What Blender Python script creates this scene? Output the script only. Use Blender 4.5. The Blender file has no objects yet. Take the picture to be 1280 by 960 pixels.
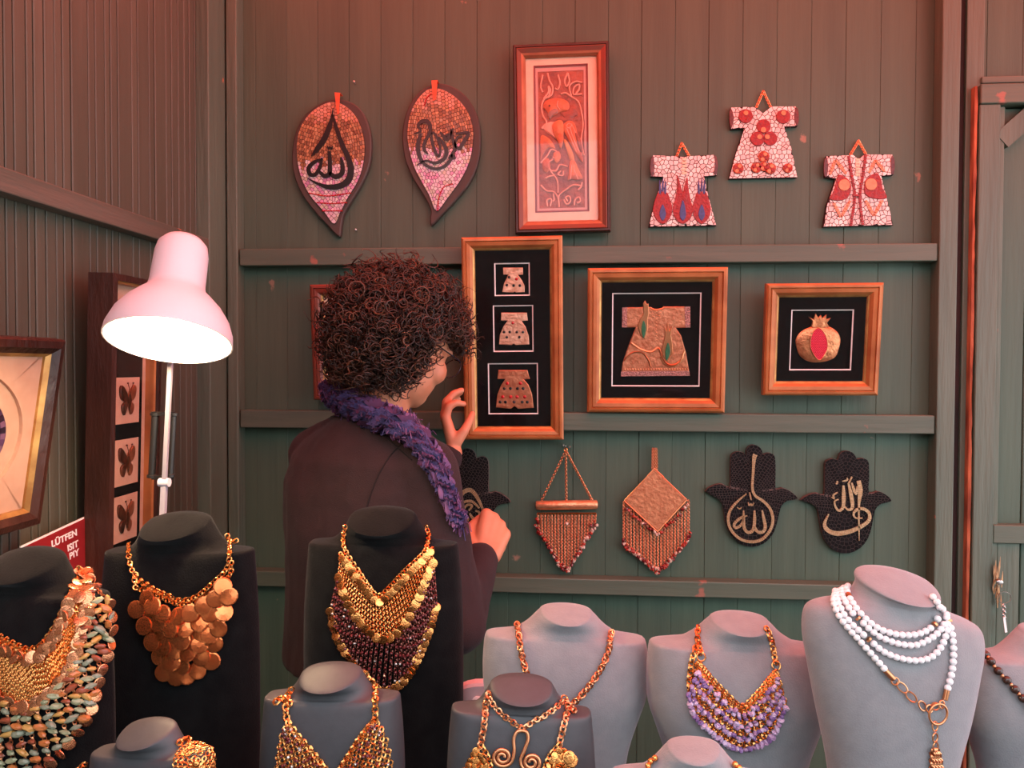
import bpy, bmesh, math, random
import numpy as np
from mathutils import Vector, Matrix, Quaternion
from mathutils.bvhtree import BVHTree

scene = bpy.context.scene
C = scene.collection
R = math.radians

# ------------------------------------------------------------------ camera
F_PX = 961.0
CAM = Vector((0.0, 0.0, 1.5))
YAW, PIT, ROLL = R(4.31), R(1.35), R(0.18)
cfwd = Vector((-math.sin(YAW) * math.cos(PIT), math.cos(YAW) * math.cos(PIT), -math.sin(PIT)))
cright0 = Vector((math.cos(YAW), math.sin(YAW), 0))
cup0 = cright0.cross(cfwd)
cright = cright0 * math.cos(ROLL) + cup0 * math.sin(ROLL)
cup = cup0 * math.cos(ROLL) - cright0 * math.sin(ROLL)
cam = bpy.data.cameras.new('camera')
cam.sensor_width = 36.0
cam.lens = F_PX / 1280.0 * 36.0
cam.clip_start = 0.02
cam_o = bpy.data.objects.new('camera', cam)
C.objects.link(cam_o)
M3 = Matrix((cright, cup, -cfwd)).transposed()
cam_o.matrix_world = Matrix.Translation(CAM) @ M3.to_4x4()
scene.camera = cam_o

# ------------------------------------------------------------------ world, sun, exposure
vs = scene.view_settings
vs.view_transform = 'Standard'
vs.look = 'None'
vs.gamma = 1.0
vs.use_curve_mapping = False
vs.exposure = 0.1
scene.cycles.use_denoising = True
scene.cycles.max_bounces = 8
scene.cycles.transparent_max_bounces = 16
scene.cycles.caustics_reflective = False
scene.cycles.caustics_refractive = False
scene.cycles.sample_clamp_indirect = 6.0
SKY_STRENGTH = 3.0
SUN_STRENGTH = 14.0
LAMP_POWER = 7.5
world = bpy.data.worlds.new('overcast_sky')
scene.world = world
world.use_nodes = True
bg = world.node_tree.nodes['Background']
bg.inputs[0].default_value = (0.86, 0.93, 1.0, 1)
bg.inputs[1].default_value = SKY_STRENGTH
sun = bpy.data.lights.new('sun', 'SUN')
sun.energy = SUN_STRENGTH
sun.angle = R(3)
sun.color = (1.0, 0.95, 0.88)
sun_o = bpy.data.objects.new('sun', sun)
C.objects.link(sun_o)
sun_o.rotation_euler = (R(-14), R(-8), 0)

# ------------------------------------------------------------------ pixel helpers (where things really stand)
def ray(px, py):
    return (cfwd + cright * ((px - 640) / F_PX) - cup * ((py - 480) / F_PX))
def W(px, py, y):                       # point of the view ray at depth y
    d = ray(px, py)
    return CAM + d * (y / d.y)
def WX(px, py, x):                      # point of the view ray on the plane x = const
    d = ray(px, py)
    return CAM + d * (x / d.x)
def XZ(pts, y):
    return [(p.x, p.z) for p in (W(a, b, y) for a, b in pts)]

# ------------------------------------------------------------------ materials
def srgb(r, g, b):
    f = lambda c: (c / 255) / 12.92 if c / 255 <= 0.04045 else ((c / 255 + 0.055) / 1.055) ** 2.4
    return (f(r), f(g), f(b))
MATS = {}
def mat(name, c1, c2=None, scale=20.0, rough=0.5, metal=0.0, bump=0.0, bscale=None, stretch=(1, 1, 1),
        sheen=0.0, coat=0.0, chips=None, chip_at=0.70, chip_scale=9.0, spec=None, attr=False, rnd_val=0.0, detail=4.0):
    if name in MATS:
        return MATS[name]
    m = bpy.data.materials.new(name)
    m.use_nodes = True
    nt = m.node_tree
    N, L = nt.nodes, nt.links
    b = N['Principled BSDF']
    b.inputs['Roughness'].default_value = rough
    b.inputs['Metallic'].default_value = metal
    if sheen:
        b.inputs['Sheen Weight'].default_value = sheen
        b.inputs['Sheen Roughness'].default_value = 0.45
        b.inputs['Sheen Tint'].default_value = (0.9, 0.93, 1.0, 1)
    if coat:
        b.inputs['Coat Weight'].default_value = coat
        b.inputs['Coat Roughness'].default_value = 0.15
    if spec is not None:
        b.inputs['Specular IOR Level'].default_value = spec
    tc = N.new('ShaderNodeTexCoord')
    oi = N.new('ShaderNodeObjectInfo')
    mul = N.new('ShaderNodeVectorMath'); mul.operation = 'SCALE'
    comb = N.new('ShaderNodeCombineXYZ')
    for k, v in enumerate((13.0, 7.0, 29.0)):
        mm = N.new('ShaderNodeMath'); mm.operation = 'MULTIPLY'; mm.inputs[1].default_value = v
        L.new(oi.outputs['Random'], mm.inputs[0]); L.new(mm.outputs[0], comb.inputs[k])
    add = N.new('ShaderNodeVectorMath'); add.operation = 'ADD'
    L.new(tc.outputs['Object'], add.inputs[0]); L.new(comb.outputs[0], add.inputs[1])
    mp = N.new('ShaderNodeMapping'); mp.inputs['Scale'].default_value = stretch
    L.new(add.outputs[0], mp.inputs[0])
    nz = N.new('ShaderNodeTexNoise'); nz.inputs['Scale'].default_value = scale; nz.inputs['Detail'].default_value = detail
    L.new(mp.outputs[0], nz.inputs['Vector'])
    ramp = N.new('ShaderNodeValToRGB')
    ramp.color_ramp.elements[0].position = 0.32
    ramp.color_ramp.elements[1].position = 0.68
    ramp.color_ramp.elements[0].color = (*c1, 1)
    ramp.color_ramp.elements[1].color = (*(c2 or c1), 1)
    L.new(nz.outputs['Fac'], ramp.inputs[0])
    col = ramp.outputs[0]
    if attr:
        at = N.new('ShaderNodeAttribute'); at.attribute_name = 'Col'
        mx = N.new('ShaderNodeMix'); mx.data_type = 'RGBA'; mx.blend_type = 'MULTIPLY'; mx.inputs[0].default_value = 1.0
        L.new(at.outputs['Color'], mx.inputs[6]); L.new(col, mx.inputs[7])
        col = mx.outputs[2]
    if rnd_val:
        hs = N.new('ShaderNodeHueSaturation')
        mr = N.new('ShaderNodeMapRange'); mr.inputs[3].default_value = 1 - rnd_val; mr.inputs[4].default_value = 1 + rnd_val
        L.new(oi.outputs['Random'], mr.inputs[0]); L.new(mr.outputs[0], hs.inputs['Value']); L.new(col, hs.inputs['Color'])
        col = hs.outputs[0]
    if chips:
        n2 = N.new('ShaderNodeTexNoise'); n2.inputs['Scale'].default_value = chip_scale; n2.inputs['Detail'].default_value = 6.0
        L.new(add.outputs[0], n2.inputs['Vector'])
        r2 = N.new('ShaderNodeValToRGB')
        r2.color_ramp.elements[0].position = chip_at; r2.color_ramp.elements[1].position = chip_at + 0.03
        L.new(n2.outputs['Fac'], r2.inputs[0])
        mx2 = N.new('ShaderNodeMix'); mx2.data_type = 'RGBA'
        L.new(r2.outputs[0], mx2.inputs[0]); L.new(col, mx2.inputs[6]); mx2.inputs[7].default_value = (*chips, 1)
        col = mx2.outputs[2]
    L.new(col, b.inputs['Base Color'])
    if bump:
        n3 = N.new('ShaderNodeTexNoise'); n3.inputs['Scale'].default_value = bscale or scale; n3.inputs['Detail'].default_value = 3.0
        L.new(mp.outputs[0], n3.inputs['Vector'])
        bp = N.new('ShaderNodeBump'); bp.inputs['Strength'].default_value = bump; bp.inputs['Distance'].default_value = 0.01
        L.new(n3.outputs['Fac'], bp.inputs['Height']); L.new(bp.outputs[0], b.inputs['Normal'])
    MATS[name] = m
    return m

def glass_mat():
    if 'picture_glass' in MATS:
        return MATS['picture_glass']
    m = bpy.data.materials.new('picture_glass'); m.use_nodes = True
    nt = m.node_tree; N, L = nt.nodes, nt.links
    N.remove(N['Principled BSDF'])
    tr = N.new('ShaderNodeBsdfTransparent'); gl = N.new('ShaderNodeBsdfGlossy'); gl.inputs['Roughness'].default_value = 0.03
    fr = N.new('ShaderNodeFresnel'); fr.inputs[0].default_value = 1.45
    mx = N.new('ShaderNodeMixShader')
    gm = N.new('ShaderNodeNewGeometry'); om = N.new('ShaderNodeMath'); om.operation = 'SUBTRACT'; om.inputs[0].default_value = 1.0
    ml = N.new('ShaderNodeMath'); ml.operation = 'MULTIPLY'
    L.new(gm.outputs['Backfacing'], om.inputs[1]); L.new(fr.outputs[0], ml.inputs[0]); L.new(om.outputs[0], ml.inputs[1])
    L.new(ml.outputs[0], mx.inputs[0]); L.new(tr.outputs[0], mx.inputs[1]); L.new(gl.outputs[0], mx.inputs[2])
    L.new(mx.outputs[0], N['Material Output'].inputs[0])
    MATS['picture_glass'] = m
    return m
def emit_mat(name, col, s):
    m = bpy.data.materials.new(name); m.use_nodes = True
    b = m.node_tree.nodes['Principled BSDF']
    b.inputs['Emission Color'].default_value = (*col, 1); b.inputs['Emission Strength'].default_value = s
    return m
def translucent_mat(name, col):
    m = bpy.data.materials.new(name); m.use_nodes = True
    nt = m.node_tree; N, L = nt.nodes, nt.links
    N.remove(N['Principled BSDF'])
    a = N.new('ShaderNodeBsdfTranslucent'); a.inputs[0].default_value = (*col, 1)
    d = N.new('ShaderNodeBsdfDiffuse'); d.inputs[0].default_value = (*col, 1)
    mx = N.new('ShaderNodeMixShader'); mx.inputs[0].default_value = 0.35
    L.new(a.outputs[0], mx.inputs[1]); L.new(d.outputs[0], mx.inputs[2]); L.new(mx.outputs[0], N['Material Output'].inputs[0])
    return m

GREEN1, GREEN2 = srgb(68, 87, 72), srgb(77, 95, 78)
CHIP = srgb(190, 110, 80)
m_plank = mat('painted_plank', GREEN1, GREEN2, scale=7, rough=0.55, bump=0.10, bscale=30, stretch=(3.5, 3.5, 0.25), chips=srgb(150, 120, 100), chip_at=0.73, chip_scale=14, rnd_val=0.07)
m_rail = mat('painted_rail', srgb(78, 92, 78), srgb(94, 102, 86), scale=7, rough=0.5, bump=0.10, bscale=30, stretch=(0.3, 3.5, 3.5), chips=srgb(150, 100, 84), chip_at=0.66, chip_scale=11)
m_stud = mat('painted_stud', srgb(82, 96, 82), srgb(96, 106, 90), scale=7, rough=0.5, bump=0.2, bscale=30, stretch=(3.5, 3.5, 0.3), chips=CHIP, chip_at=0.72, chip_scale=11)
m_lplank = mat('painted_side_plank', srgb(76, 74, 60), srgb(88, 84, 70), scale=7, rough=0.55, bump=0.10, bscale=30, stretch=(3.5, 3.5, 0.25), chips=srgb(60, 55, 45), chip_at=0.73, chip_scale=16, rnd_val=0.07)
m_bare = mat('bare_splintered_wood', srgb(206, 122, 84), srgb(120, 58, 40), scale=25, rough=0.7, bump=0.5, stretch=(2, 2, 0.4))
m_gapdark = mat('dark_wood_gap_shade', srgb(50, 26, 22), srgb(30, 20, 18), scale=10, rough=0.8)  # dark backing wood; in the door gaps the darkness is painted-in shade
m_frame_orange = mat('orange_gilt_wood', srgb(196, 124, 72), srgb(158, 92, 50), scale=14, rough=0.36, metal=0.25, bump=0.08, bscale=60, stretch=(1, 1, 1))
m_frame_gold = mat('gold_lip', srgb(206, 160, 92), srgb(160, 112, 62), scale=30, rough=0.35, metal=0.5)
m_frame_red = mat('red_brown_frame', srgb(128, 48, 34), srgb(108, 66, 48), scale=18, rough=0.4, metal=0.1, bump=0.05)
m_frame_dark = mat('dark_walnut_frame', srgb(70, 38, 28), srgb(48, 26, 20), scale=16, rough=0.4, bump=0.3, bscale=80, stretch=(1, 1, 0.3))
m_tan = mat('tan_mat_board', srgb(206, 160, 134), srgb(198, 150, 124), scale=40, rough=0.8)
m_cream = mat('cream_mat_board', srgb(232, 206, 178), srgb(226, 196, 168), scale=40, rough=0.8)
m_blackmat = mat('black_mat_board', srgb(13, 12, 12), srgb(18, 17, 17), scale=60, rough=0.9, spec=0.1)
m_white = mat('white_bevel', srgb(235, 232, 228), rough=0.6)
m_copper = mat('hammered_copper', srgb(240, 166, 122), srgb(218, 140, 100), scale=60, rough=0.34, metal=0.6, bump=0.2, bscale=120)
m_copper_s = mat('polished_copper', srgb(236, 164, 118), srgb(218, 142, 98), scale=30, rough=0.28, metal=0.9)
m_disc = mat('brushed_copper_disc', srgb(242, 140, 84), srgb(226, 118, 66), scale=40, rough=0.22, metal=0.85, rnd_val=0.2)
m_gold = mat('gold_chain', srgb(246, 172, 102), srgb(228, 144, 80), scale=30, rough=0.26, metal=0.95)
m_coin = mat('ridged_gold_coin', srgb(252, 178, 104), srgb(236, 150, 82), scale=200, rough=0.24, metal=0.95, bump=0.12, bscale=500, rnd_val=0.15)
m_ccoin = mat('ridged_copper_coin', srgb(246, 172, 126), srgb(228, 146, 104), scale=200, rough=0.24, metal=0.92, bump=0.12, bscale=500, rnd_val=0.15)
m_silver = mat('silver_bit', srgb(200, 195, 190), rough=0.3, metal=0.9)
m_dkchain = mat('dark_copper_chain', srgb(150, 92, 78), srgb(110, 62, 56), scale=200, rough=0.3, metal=0.85)
m_vblack = mat('black_velvet', srgb(6, 6, 7), srgb(17, 17, 17), scale=45, rough=0.95, sheen=0.06, bump=0.15, bscale=400, spec=0.15)
m_vgrey = mat('grey_velvet', srgb(132, 131, 134), srgb(139, 138, 140), scale=60, rough=0.95, sheen=0.35, bump=0.12, bscale=500, spec=0.1)
m_leather = mat('charcoal_leatherette', srgb(60, 62, 66), srgb(64, 66, 70), scale=120, rough=0.55, bump=0.03, bscale=600)
m_pink = mat('pale_pink_plush', srgb(214, 188, 190), srgb(220, 196, 198), scale=80, rough=0.9, sheen=0.3)
m_tile = mat('mosaic_glass_tile', (1, 1, 1), (0.86, 0.86, 0.86), scale=90, rough=0.25, attr=True)
m_tile_black = mat('black_glass_tile', srgb(20, 18, 20), srgb(30, 26, 28), scale=90, rough=0.32)
m_tile_gold = mat('gold_glass_tile', srgb(240, 208, 164), srgb(206, 164, 118), scale=200, rough=0.3, metal=0.6)
m_grout = mat('dark_grout', srgb(56, 26, 26), srgb(38, 20, 20), scale=50, rough=0.9)
m_board = mat('dark_wood_board', srgb(66, 56, 52), srgb(76, 64, 58), scale=12, rough=0.6, stretch=(2, 2, .4), bump=0.1)
m_glossblack = mat('gloss_black', srgb(12, 12, 13), rough=0.3)
m_redtile = mat('deep_red_tile', srgb(168, 26, 34), srgb(140, 18, 28), scale=120, rough=0.3)
m_skin = mat('skin', srgb(214, 142, 108), srgb(204, 126, 94), scale=18, rough=0.5, bump=0.04, bscale=300)
m_hair = mat('curly_brown_hair', (1, 1, 1), (0.7, 0.7, 0.7), scale=60, rough=0.42, attr=True)
m_sweater = mat('plum_knit', srgb(39, 22, 25), srgb(48, 27, 30), scale=14, rough=0.9, bump=0.25, bscale=500, sheen=0.04)
m_trousers = mat('black_trousers', srgb(24, 22, 24), srgb(32, 30, 32), scale=14, rough=0.9)
m_floor = mat('grey_paving', srgb(84, 82, 78), srgb(96, 94, 90), scale=5, rough=0.8, bump=0.1)

# ------------------------------------------------------------------ mesh builder
class MB:
    def __init__(self):
        self.v, self.f, self.m, self.c = [], [], [], []
    def add(self, vs, fs, mi=0, col=None):
        o = len(self.v)
        self.v.extend([tuple(p) for p in vs])
        for f in fs:
            self.f.append([i + o for i in f]); self.m.append(mi); self.c.append(col)
    def box(self, c, s, mi=0, rot=None, col=None):
        x, y, z = s[0] / 2, s[1] / 2, s[2] / 2
        vs = [Vector((a * x, b * y, d * z)) for a in (-1, 1) for b in (-1, 1) for d in (-1, 1)]
        if rot is not None: vs = [rot @ p for p in vs]
        c = Vector(c)
        self.add([p + c for p in vs], [(0, 1, 3, 2), (4, 6, 7, 5), (0, 4, 5, 1), (2, 3, 7, 6), (0, 2, 6, 4), (1, 5, 7, 3)], mi, col)
    def prism(self, poly, y0, y1, mi=0, bevel=0.0, col=None):
        # poly in (x,z); y0 = back, y1 = front (smaller y)
        n = len(poly)
        area = sum(poly[i][0] * poly[(i + 1) % n][1] - poly[(i + 1) % n][0] * poly[i][1] for i in range(n))
        if area < 0: poly = poly[::-1]
        rings = [[(x, y0, z) for x, z in poly]]
        if bevel > 0:
            q = offset_poly(poly, -bevel)
            rings += [[(x, y1 + bevel * .8, z) for x, z in poly], [(x, y1, z) for x, z in q]]
        else:
            rings += [[(x, y1, z) for x, z in poly]]
        vs = [p for r_ in rings for p in r_]
        fs = []
        for k in range(len(rings) - 1):
            for i in range(n):
                j = (i + 1) % n
                fs.append((k * n + i, k * n + j, (k + 1) * n + j, (k + 1) * n + i))
        fs.append([(len(rings) - 1) * n + i for i in range(n)])
        fs.append([i for i in range(n)][::-1])
        self.add(vs, fs, mi, col)
    def tube(self, pts, r, sides=6, mi=0, closed=False, col=None, flat=1.0):
        pts = [Vector(p) for p in pts]
        n = len(pts)
        if n < 2: return
        rs = r if isinstance(r, (list, tuple)) else [r] * n
        up = None; vs = []
        for i in range(n):
            a = pts[(i - 1) % n] if (closed or i > 0) else pts[i]
            b = pts[(i + 1) % n] if (closed or i < n - 1) else pts[i]
            d = (b - a)
            d = d.normalized() if d.length > 1e-9 else Vector((0, 0, 1))
            if up is None:
                up = d.orthogonal().normalized()
            up = (up - d * up.dot(d))
            up = up.normalized() if up.length > 1e-6 else d.orthogonal().normalized()
            s = d.cross(up)
            for k in range(sides):
                t = 2 * math.pi * k / sides
                vs.append(pts[i] + (up * math.cos(t) + s * (math.sin(t) * flat)) * rs[i])
        fs = []
        for i in range(n if closed else n - 1):
            for k in range(sides):
                a = i * sides + k; b = i * sides + (k + 1) % sides
                c = ((i + 1) % n) * sides + (k + 1) % sides; d = ((i + 1) % n) * sides + k
                fs.append((a, b, c, d))
        if not closed:
            fs.append(list(range(sides))[::-1]); fs.append([(n - 1) * sides + k for k in range(sides)])
        self.add(vs, fs, mi, col)
    def ring(self, c, nrm, rad, r, seg=12, sides=5, mi=0, stretch=1.0, along=None):
        c = Vector(c); nrm = Vector(nrm).normalized()
        a = Vector(along) if along is not None else nrm.orthogonal()
        a = (a - nrm * a.dot(nrm)).normalized(); b = nrm.cross(a)
        self.tube([c + a * (math.cos(2 * math.pi * k / seg) * rad * stretch) + b * (math.sin(2 * math.pi * k / seg) * rad) for k in range(seg)], r, sides, mi, closed=True)
    def sphere(self, c, r, nu=10, nv=7, mi=0, col=None, basis=None):
        # r: scalar or 3 radii
        rr = (r, r, r) if not isinstance(r, (list, tuple, Vector)) else r
        c = Vector(c); vs = []; fs = []
        B = basis or Matrix.Identity(3)
        vs.append(c + B @ Vector((0, 0, rr[2])))
        for j in range(1, nv):
            ph = math.pi * j / nv
            for i in range(nu):
                th = 2 * math.pi * i / nu
                vs.append(c + B @ Vector((rr[0] * math.sin(ph) * math.cos(th), rr[1] * math.sin(ph) * math.sin(th), rr[2] * math.cos(ph))))
        vs.append(c + B @ Vector((0, 0, -rr[2])))
        for i in range(nu):
            fs.append((0, 1 + i, 1 + (i + 1) % nu))
            for j in range(nv - 2):
                a = 1 + j * nu + i; b = 1 + j * nu + (i + 1) % nu
                fs.append((a, a + nu, b + nu, b))
            a = 1 + (nv - 2) * nu
            fs.append((a + i, len(vs) - 1, a + (i + 1) % nu))
        self.add(vs, fs, mi, col)
    def loft(self, rings, mi=0, cap0=True, cap1=True):
        n = len(rings[0]); vs = [p for r_ in rings for p in r_]; fs = []
        for k in range(len(rings) - 1):
            for i in range(n):
                j = (i + 1) % n
                fs.append((k * n + i, k * n + j, (k + 1) * n + j, (k + 1) * n + i))
        if cap0: fs.append(list(range(n))[::-1])
        if cap1: fs.append([(len(rings) - 1) * n + i for i in range(n)])
        self.add(vs, fs, mi)
    def cone(self, a, b, ra, rb, sides=14):            # tapered limb with round ends, closed pieces
        a, b = Vector(a), Vector(b)
        self.sphere(a, ra, sides, 9); self.sphere(b, rb, sides, 9)
        self.tube([a, b], [ra, rb], sides)
    def mesh(self, name, mats, smooth=False):
        me = bpy.data.meshes.new(name)
        me.from_pydata(self.v, [], self.f)
        for m in (mats if isinstance(mats, (list, tuple)) else [mats]):
            me.materials.append(m)
        if any(self.m): me.polygons.foreach_set('material_index', self.m)
        if any(c is not None for c in self.c):
            at = me.color_attributes.new('Col', 'FLOAT_COLOR', 'CORNER')
            buf = []
            for f, c in zip(self.f, self.c):
                c = c or (1, 1, 1)
                buf.extend([c[0], c[1], c[2], 1.0] * len(f))
            at.data.foreach_set('color', buf)
        if smooth: me.polygons.foreach_set('use_smooth', [True] * len(self.f))
        me.update()
        if smooth: me.set_sharp_from_angle(angle=R(50))
        return me

def offset_poly(poly, d):
    n = len(poly); out = []
    for i in range(n):
        p0, p1, p2 = Vector(poly[i - 1]), Vector(poly[i]), Vector(poly[(i + 1) % n])
        e1 = (p1 - p0); e2 = (p2 - p1)
        n1 = Vector((e1.y, -e1.x)); n2 = Vector((e2.y, -e2.x))
        if n1.length > 1e-9: n1.normalize()
        if n2.length > 1e-9: n2.normalize()
        m = n1 + n2
        if m.length < 1e-6: m = n1
        m.normalize()
        k = max(0.4, m.dot(n1))
        q = p1 + m * (d / k)
        out.append((q.x, q.y))
    return out

def cr(pts, n=8, closed=False):                      # smooth curve through points (any dimension)
    P = [np.array(p, float) for p in pts]
    out = []; N_ = len(P)
    for i in range(N_ if closed else N_ - 1):
        p1, p2 = P[i], P[(i + 1) % N_]
        p0 = P[i - 1] if (i > 0 or closed) else 2 * p1 - p2
        p3 = P[(i + 2) % N_] if (i + 2 < N_ or closed) else 2 * p2 - p1
        for k in range(n):
            t = k / n
            out.append(tuple(0.5 * ((2 * p1) + (-p0 + p2) * t + (2 * p0 - 5 * p1 + 4 * p2 - p3) * t * t + (-p0 + 3 * p1 - 3 * p2 + p3) * t ** 3)))
    if not closed: out.append(tuple(P[-1]))
    return out
def resample(pts, step, n=None):
    P = [np.array(p, float) for p in pts]
    d = [0]
    for a, b in zip(P, P[1:]): d.append(d[-1] + float(np.linalg.norm(b - a)))
    if n is None: n = max(2, int(round(d[-1] / step)) + 1)
    out = []; j = 0
    for k in range(n):
        t = d[-1] * k / (n - 1)
        while j < len(P) - 2 and d[j + 1] < t: j += 1
        s = d[j + 1] - d[j]
        a = 0 if s < 1e-12 else (t - d[j]) / s
        out.append(tuple(P[j] + (P[j + 1] - P[j]) * a))
    return out

# ------------------------------------------------------------------ objects
WM = {}
def tag(o, label=None, cat=None, group=None, kind=None):
    if label: o['label'] = label
    if cat: o['category'] = cat
    if group: o['group'] = group
    if kind: o['kind'] = kind
    return o
def thing(name, M, label, cat, group=None):
    o = bpy.data.objects.new(name, None)
    o.empty_display_size = 0.05
    C.objects.link(o)
    if not isinstance(M, Matrix): M = Matrix.Translation(Vector(M))
    o.matrix_world = M; WM[o] = M.copy()
    return tag(o, label, cat, group)
def put(name, me, parent=None, M=None):
    """link a mesh; M is the matrix in the parent's own space"""
    o = bpy.data.objects.new(name, me)
    C.objects.link(o)
    M = M if M is not None else Matrix.Identity(4)
    if parent is not None:
        o.parent = parent
        WM[o] = WM[parent] @ M
    else:
        WM[o] = M.copy()
    o.matrix_local = M
    return o
def putw(name, mb, mats, parent=None, smooth=False, origin=None):
    """mesh given in world coordinates; its origin goes to its middle, parent may be anything already placed"""
    vs = np.array(mb.v, float)
    c = Vector(origin) if origin is not None else Vector((vs.min(0) + vs.max(0)) / 2)
    mb.v = [tuple(p) for p in (vs - np.array(c))]
    me = mb.mesh(name, mats, smooth)
    M = Matrix.Translation(c)
    if parent is not None: M = WM[parent].inverted() @ M
    return put(name, me, parent, M)
def mat_from(x, y, z, o):
    return Matrix(((x[0], y[0], z[0], o[0]), (x[1], y[1], z[1], o[1]), (x[2], y[2], z[2], o[2]), (0, 0, 0, 1)))
def frame_z(nrm, p, along=None):                    # matrix whose z is nrm
    z = Vector(nrm).normalized()
    a = Vector(along) if along is not None else z.orthogonal()
    a = a - z * a.dot(z)
    a = a.normalized() if a.length > 1e-6 else z.orthogonal().normalized()
    return mat_from(a, z.cross(a), z, p)
# ================================================================== THE SETTING
YB = 2.0                                            # front of the back wall's planks
XL = -0.935                                         # front of the left wall's planks
ZT = 2.62
def plank_mesh(name, w, t, h, m, axis='x'):
    """vertical board: width w along x, thickness t to +y behind the face at y = 0, height h"""
    g = 0.0008 if w > .08 else .0016; a = w / 2 - (0.0002 if w > .08 else .0016)
    prof = [(-a, t), (-a, g), (-a + g, 0), (a - g, 0), (a, g), (a, t)]
    mb = MB()
    vs = [(x, y, 0) for x, y in prof] + [(x, y, h) for x, y in prof]
    n = len(prof)
    fs = [(i, (i + 1) % n, n + (i + 1) % n, n + i) for i in range(n)] + [list(range(n))[::-1], list(range(n, 2 * n))]
    mb.add(vs, fs)
    return mb.mesh(name, m)

# floor
mb = MB(); mb.box((0.2, -1.1, -0.03), (7.0, 6.4, 0.06))
tag(putw('floor', mb, m_floor), 'grey paved floor of the stall', 'floor', kind='structure')

# back wall
mb = MB(); mb.box((0.75, YB + 0.035, ZT / 2), (3.5, 0.03, ZT))
wall_back = tag(putw('wall_back', mb, m_gapdark), 'green painted plank wall at the back', 'wall', kind='structure')
pitch = 0.0845
x0 = W(801, 200, YB).x
me_p = plank_mesh('plank', pitch, 0.018, ZT, m_plank)
k = -22
while True:
    xx = x0 + (k + 0.5) * pitch
    k += 1
    if xx < XL - 0.05: continue
    if xx > 2.45: break
    put('plank', me_p, wall_back, WM[wall_back].inverted() @ Matrix.Translation((xx, YB + random.Random(k).uniform(0, .0015), 0)))

# unseen dark wall across the lane, added to darken glass reflections and low sky
mb = MB(); mb.box((0.2, -4.2, 1.3), (7.0, .2, 2.6))
tag(putw('added_wall_front', mb, mat('dark_reflection_wall', srgb(40, 38, 36), srgb(52, 48, 46), scale=3, rough=.9)), 'unseen dark wall added across the lane to darken reflections', 'wall', kind='structure')
# left wall
mb = MB(); mb.box((XL - 0.035, 0.9, ZT / 2), (0.03, 2.3, ZT))
wall_left = tag(putw('wall_left', mb, m_gapdark), 'side wall of narrow dark olive boards', 'wall', kind='structure')
rnd = random.Random(5)
edges = [WX(p, 100, XL).y for p in (5, 17, 33, 42, 55, 68, 78, 88.5, 110, 119, 131, 138, 147, 164, 172, 186, 193, 207, 214, 222, 230, 236, 243, 250, 256, 264)]
e0 = edges[0]; pre = []
while e0 > -0.2:
    e0 -= rnd.choice((0.022, 0.03, 0.025, 0.045, 0.02)); pre.append(e0)
edges = pre[::-1] + edges + [2.0]
cache = {}
for a, b in zip(edges, edges[1:]):
    w = round(b - a, 3)
    if w not in cache: cache[w] = plank_mesh('side_plank', w, 0.015, ZT, m_lplank)
    # width along y, face to +x
    put('plank', cache[w], wall_left, WM[wall_left].inverted() @ Matrix.Translation((XL + rnd.uniform(0, .001), (a + b) / 2, 0)) @ Matrix.Rotation(R(90), 4, 'Z'))

# corner posts and battens
def sbox(name, x0, x1, y0, y1, z0, z1, m, label, bev=0.003):
    mb = MB()
    b = bev
    # chamfered box
    ring = lambda z, d: [(x0 + d, y0, z), (x1 - d, y0, z), (x1, y0 + d, z), (x1, y1 - d, z), (x1 - d, y1, z), (x0 + d, y1, z), (x0, y1 - d, z), (x0, y0 + d, z)]
    mb.loft([[((p[0]-(x0+x1)/2)*.999**0+(x0+x1)/2, p[1], p[2]) for p in ring(z0, b)], ring(z1, b)])
    o = putw(name, mb, m)
    if label: tag(o, label, 'trim', kind='structure')
    return o
def rbox(name, x0, x1, y0, y1, z0, z1, m, label):
    mb = MB(); mb.box(((x0 + x1) / 2, (y0 + y1) / 2, (z0 + z1) / 2), (x1 - x0, y1 - y0, z1 - z0))
    me_o = putw(name, mb, m)
    md = me_o.modifiers.new('bevel', 'BEVEL'); md.width = 0.0025; md.segments = 2
    if label: tag(me_o, label, 'trim', kind='structure')
    return me_o
YF = 1.955
xs_l0, xs_l1 = W(283.5, 320, YF).x, W(296.6, 320, YF).x
xs_r0, xs_r1 = W(1174, 320, YF).x, W(1197, 320, YF).x
rbox('trim_1', xs_l0, xs_l1, YF, YB, 0, ZT, m_stud, 'narrow upright post in the left corner of the stall')
rbox('trim_2', xs_r0, xs_r1, YF, YB, 0, ZT, m_stud, 'upright post at the right end of the rails')
zr = lambda px, py: W(px, py, YF).z
for nm, t, bt, lab in (('trim_3', 304 + 3.2, 328.8, 'top horizontal rail across the back wall'), ('trim_4', 516.2, 538.8, 'middle horizontal rail across the back wall'), ('trim_5', 724.5, 744, 'lowest horizontal rail across the back wall')):
    rbox(nm, xs_l1 + .004, xs_r0 - .002, YF + 0.004, YB, zr(740, bt), zr(740, t), m_rail, lab)
# left wall rail and batten
XF = XL + 0.035
m_lrail = mat('painted_side_rail', srgb(82, 80, 68), srgb(102, 92, 80), scale=7, rough=0.5, bump=0.25, bscale=30, stretch=(3.5, 0.3, 3.5), chips=CHIP, chip_at=0.66, chip_scale=12)
zt, zb = (WX(150, 260 - .6, XF).z, WX(150, 284.6, XF).z)
yb0, yb1 = WX(262, 320, XF).y, WX(283.5, 320, XF).y
rbox('trim_6', XL, XF, -0.2, yb0 - .002, zb, zt, m_lrail, 'horizontal rail with chipped paint along the side wall')
rbox('trim_7', XL, XF, yb0, yb1, 0, ZT, m_stud, 'flat batten on the side wall beside the corner')

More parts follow.
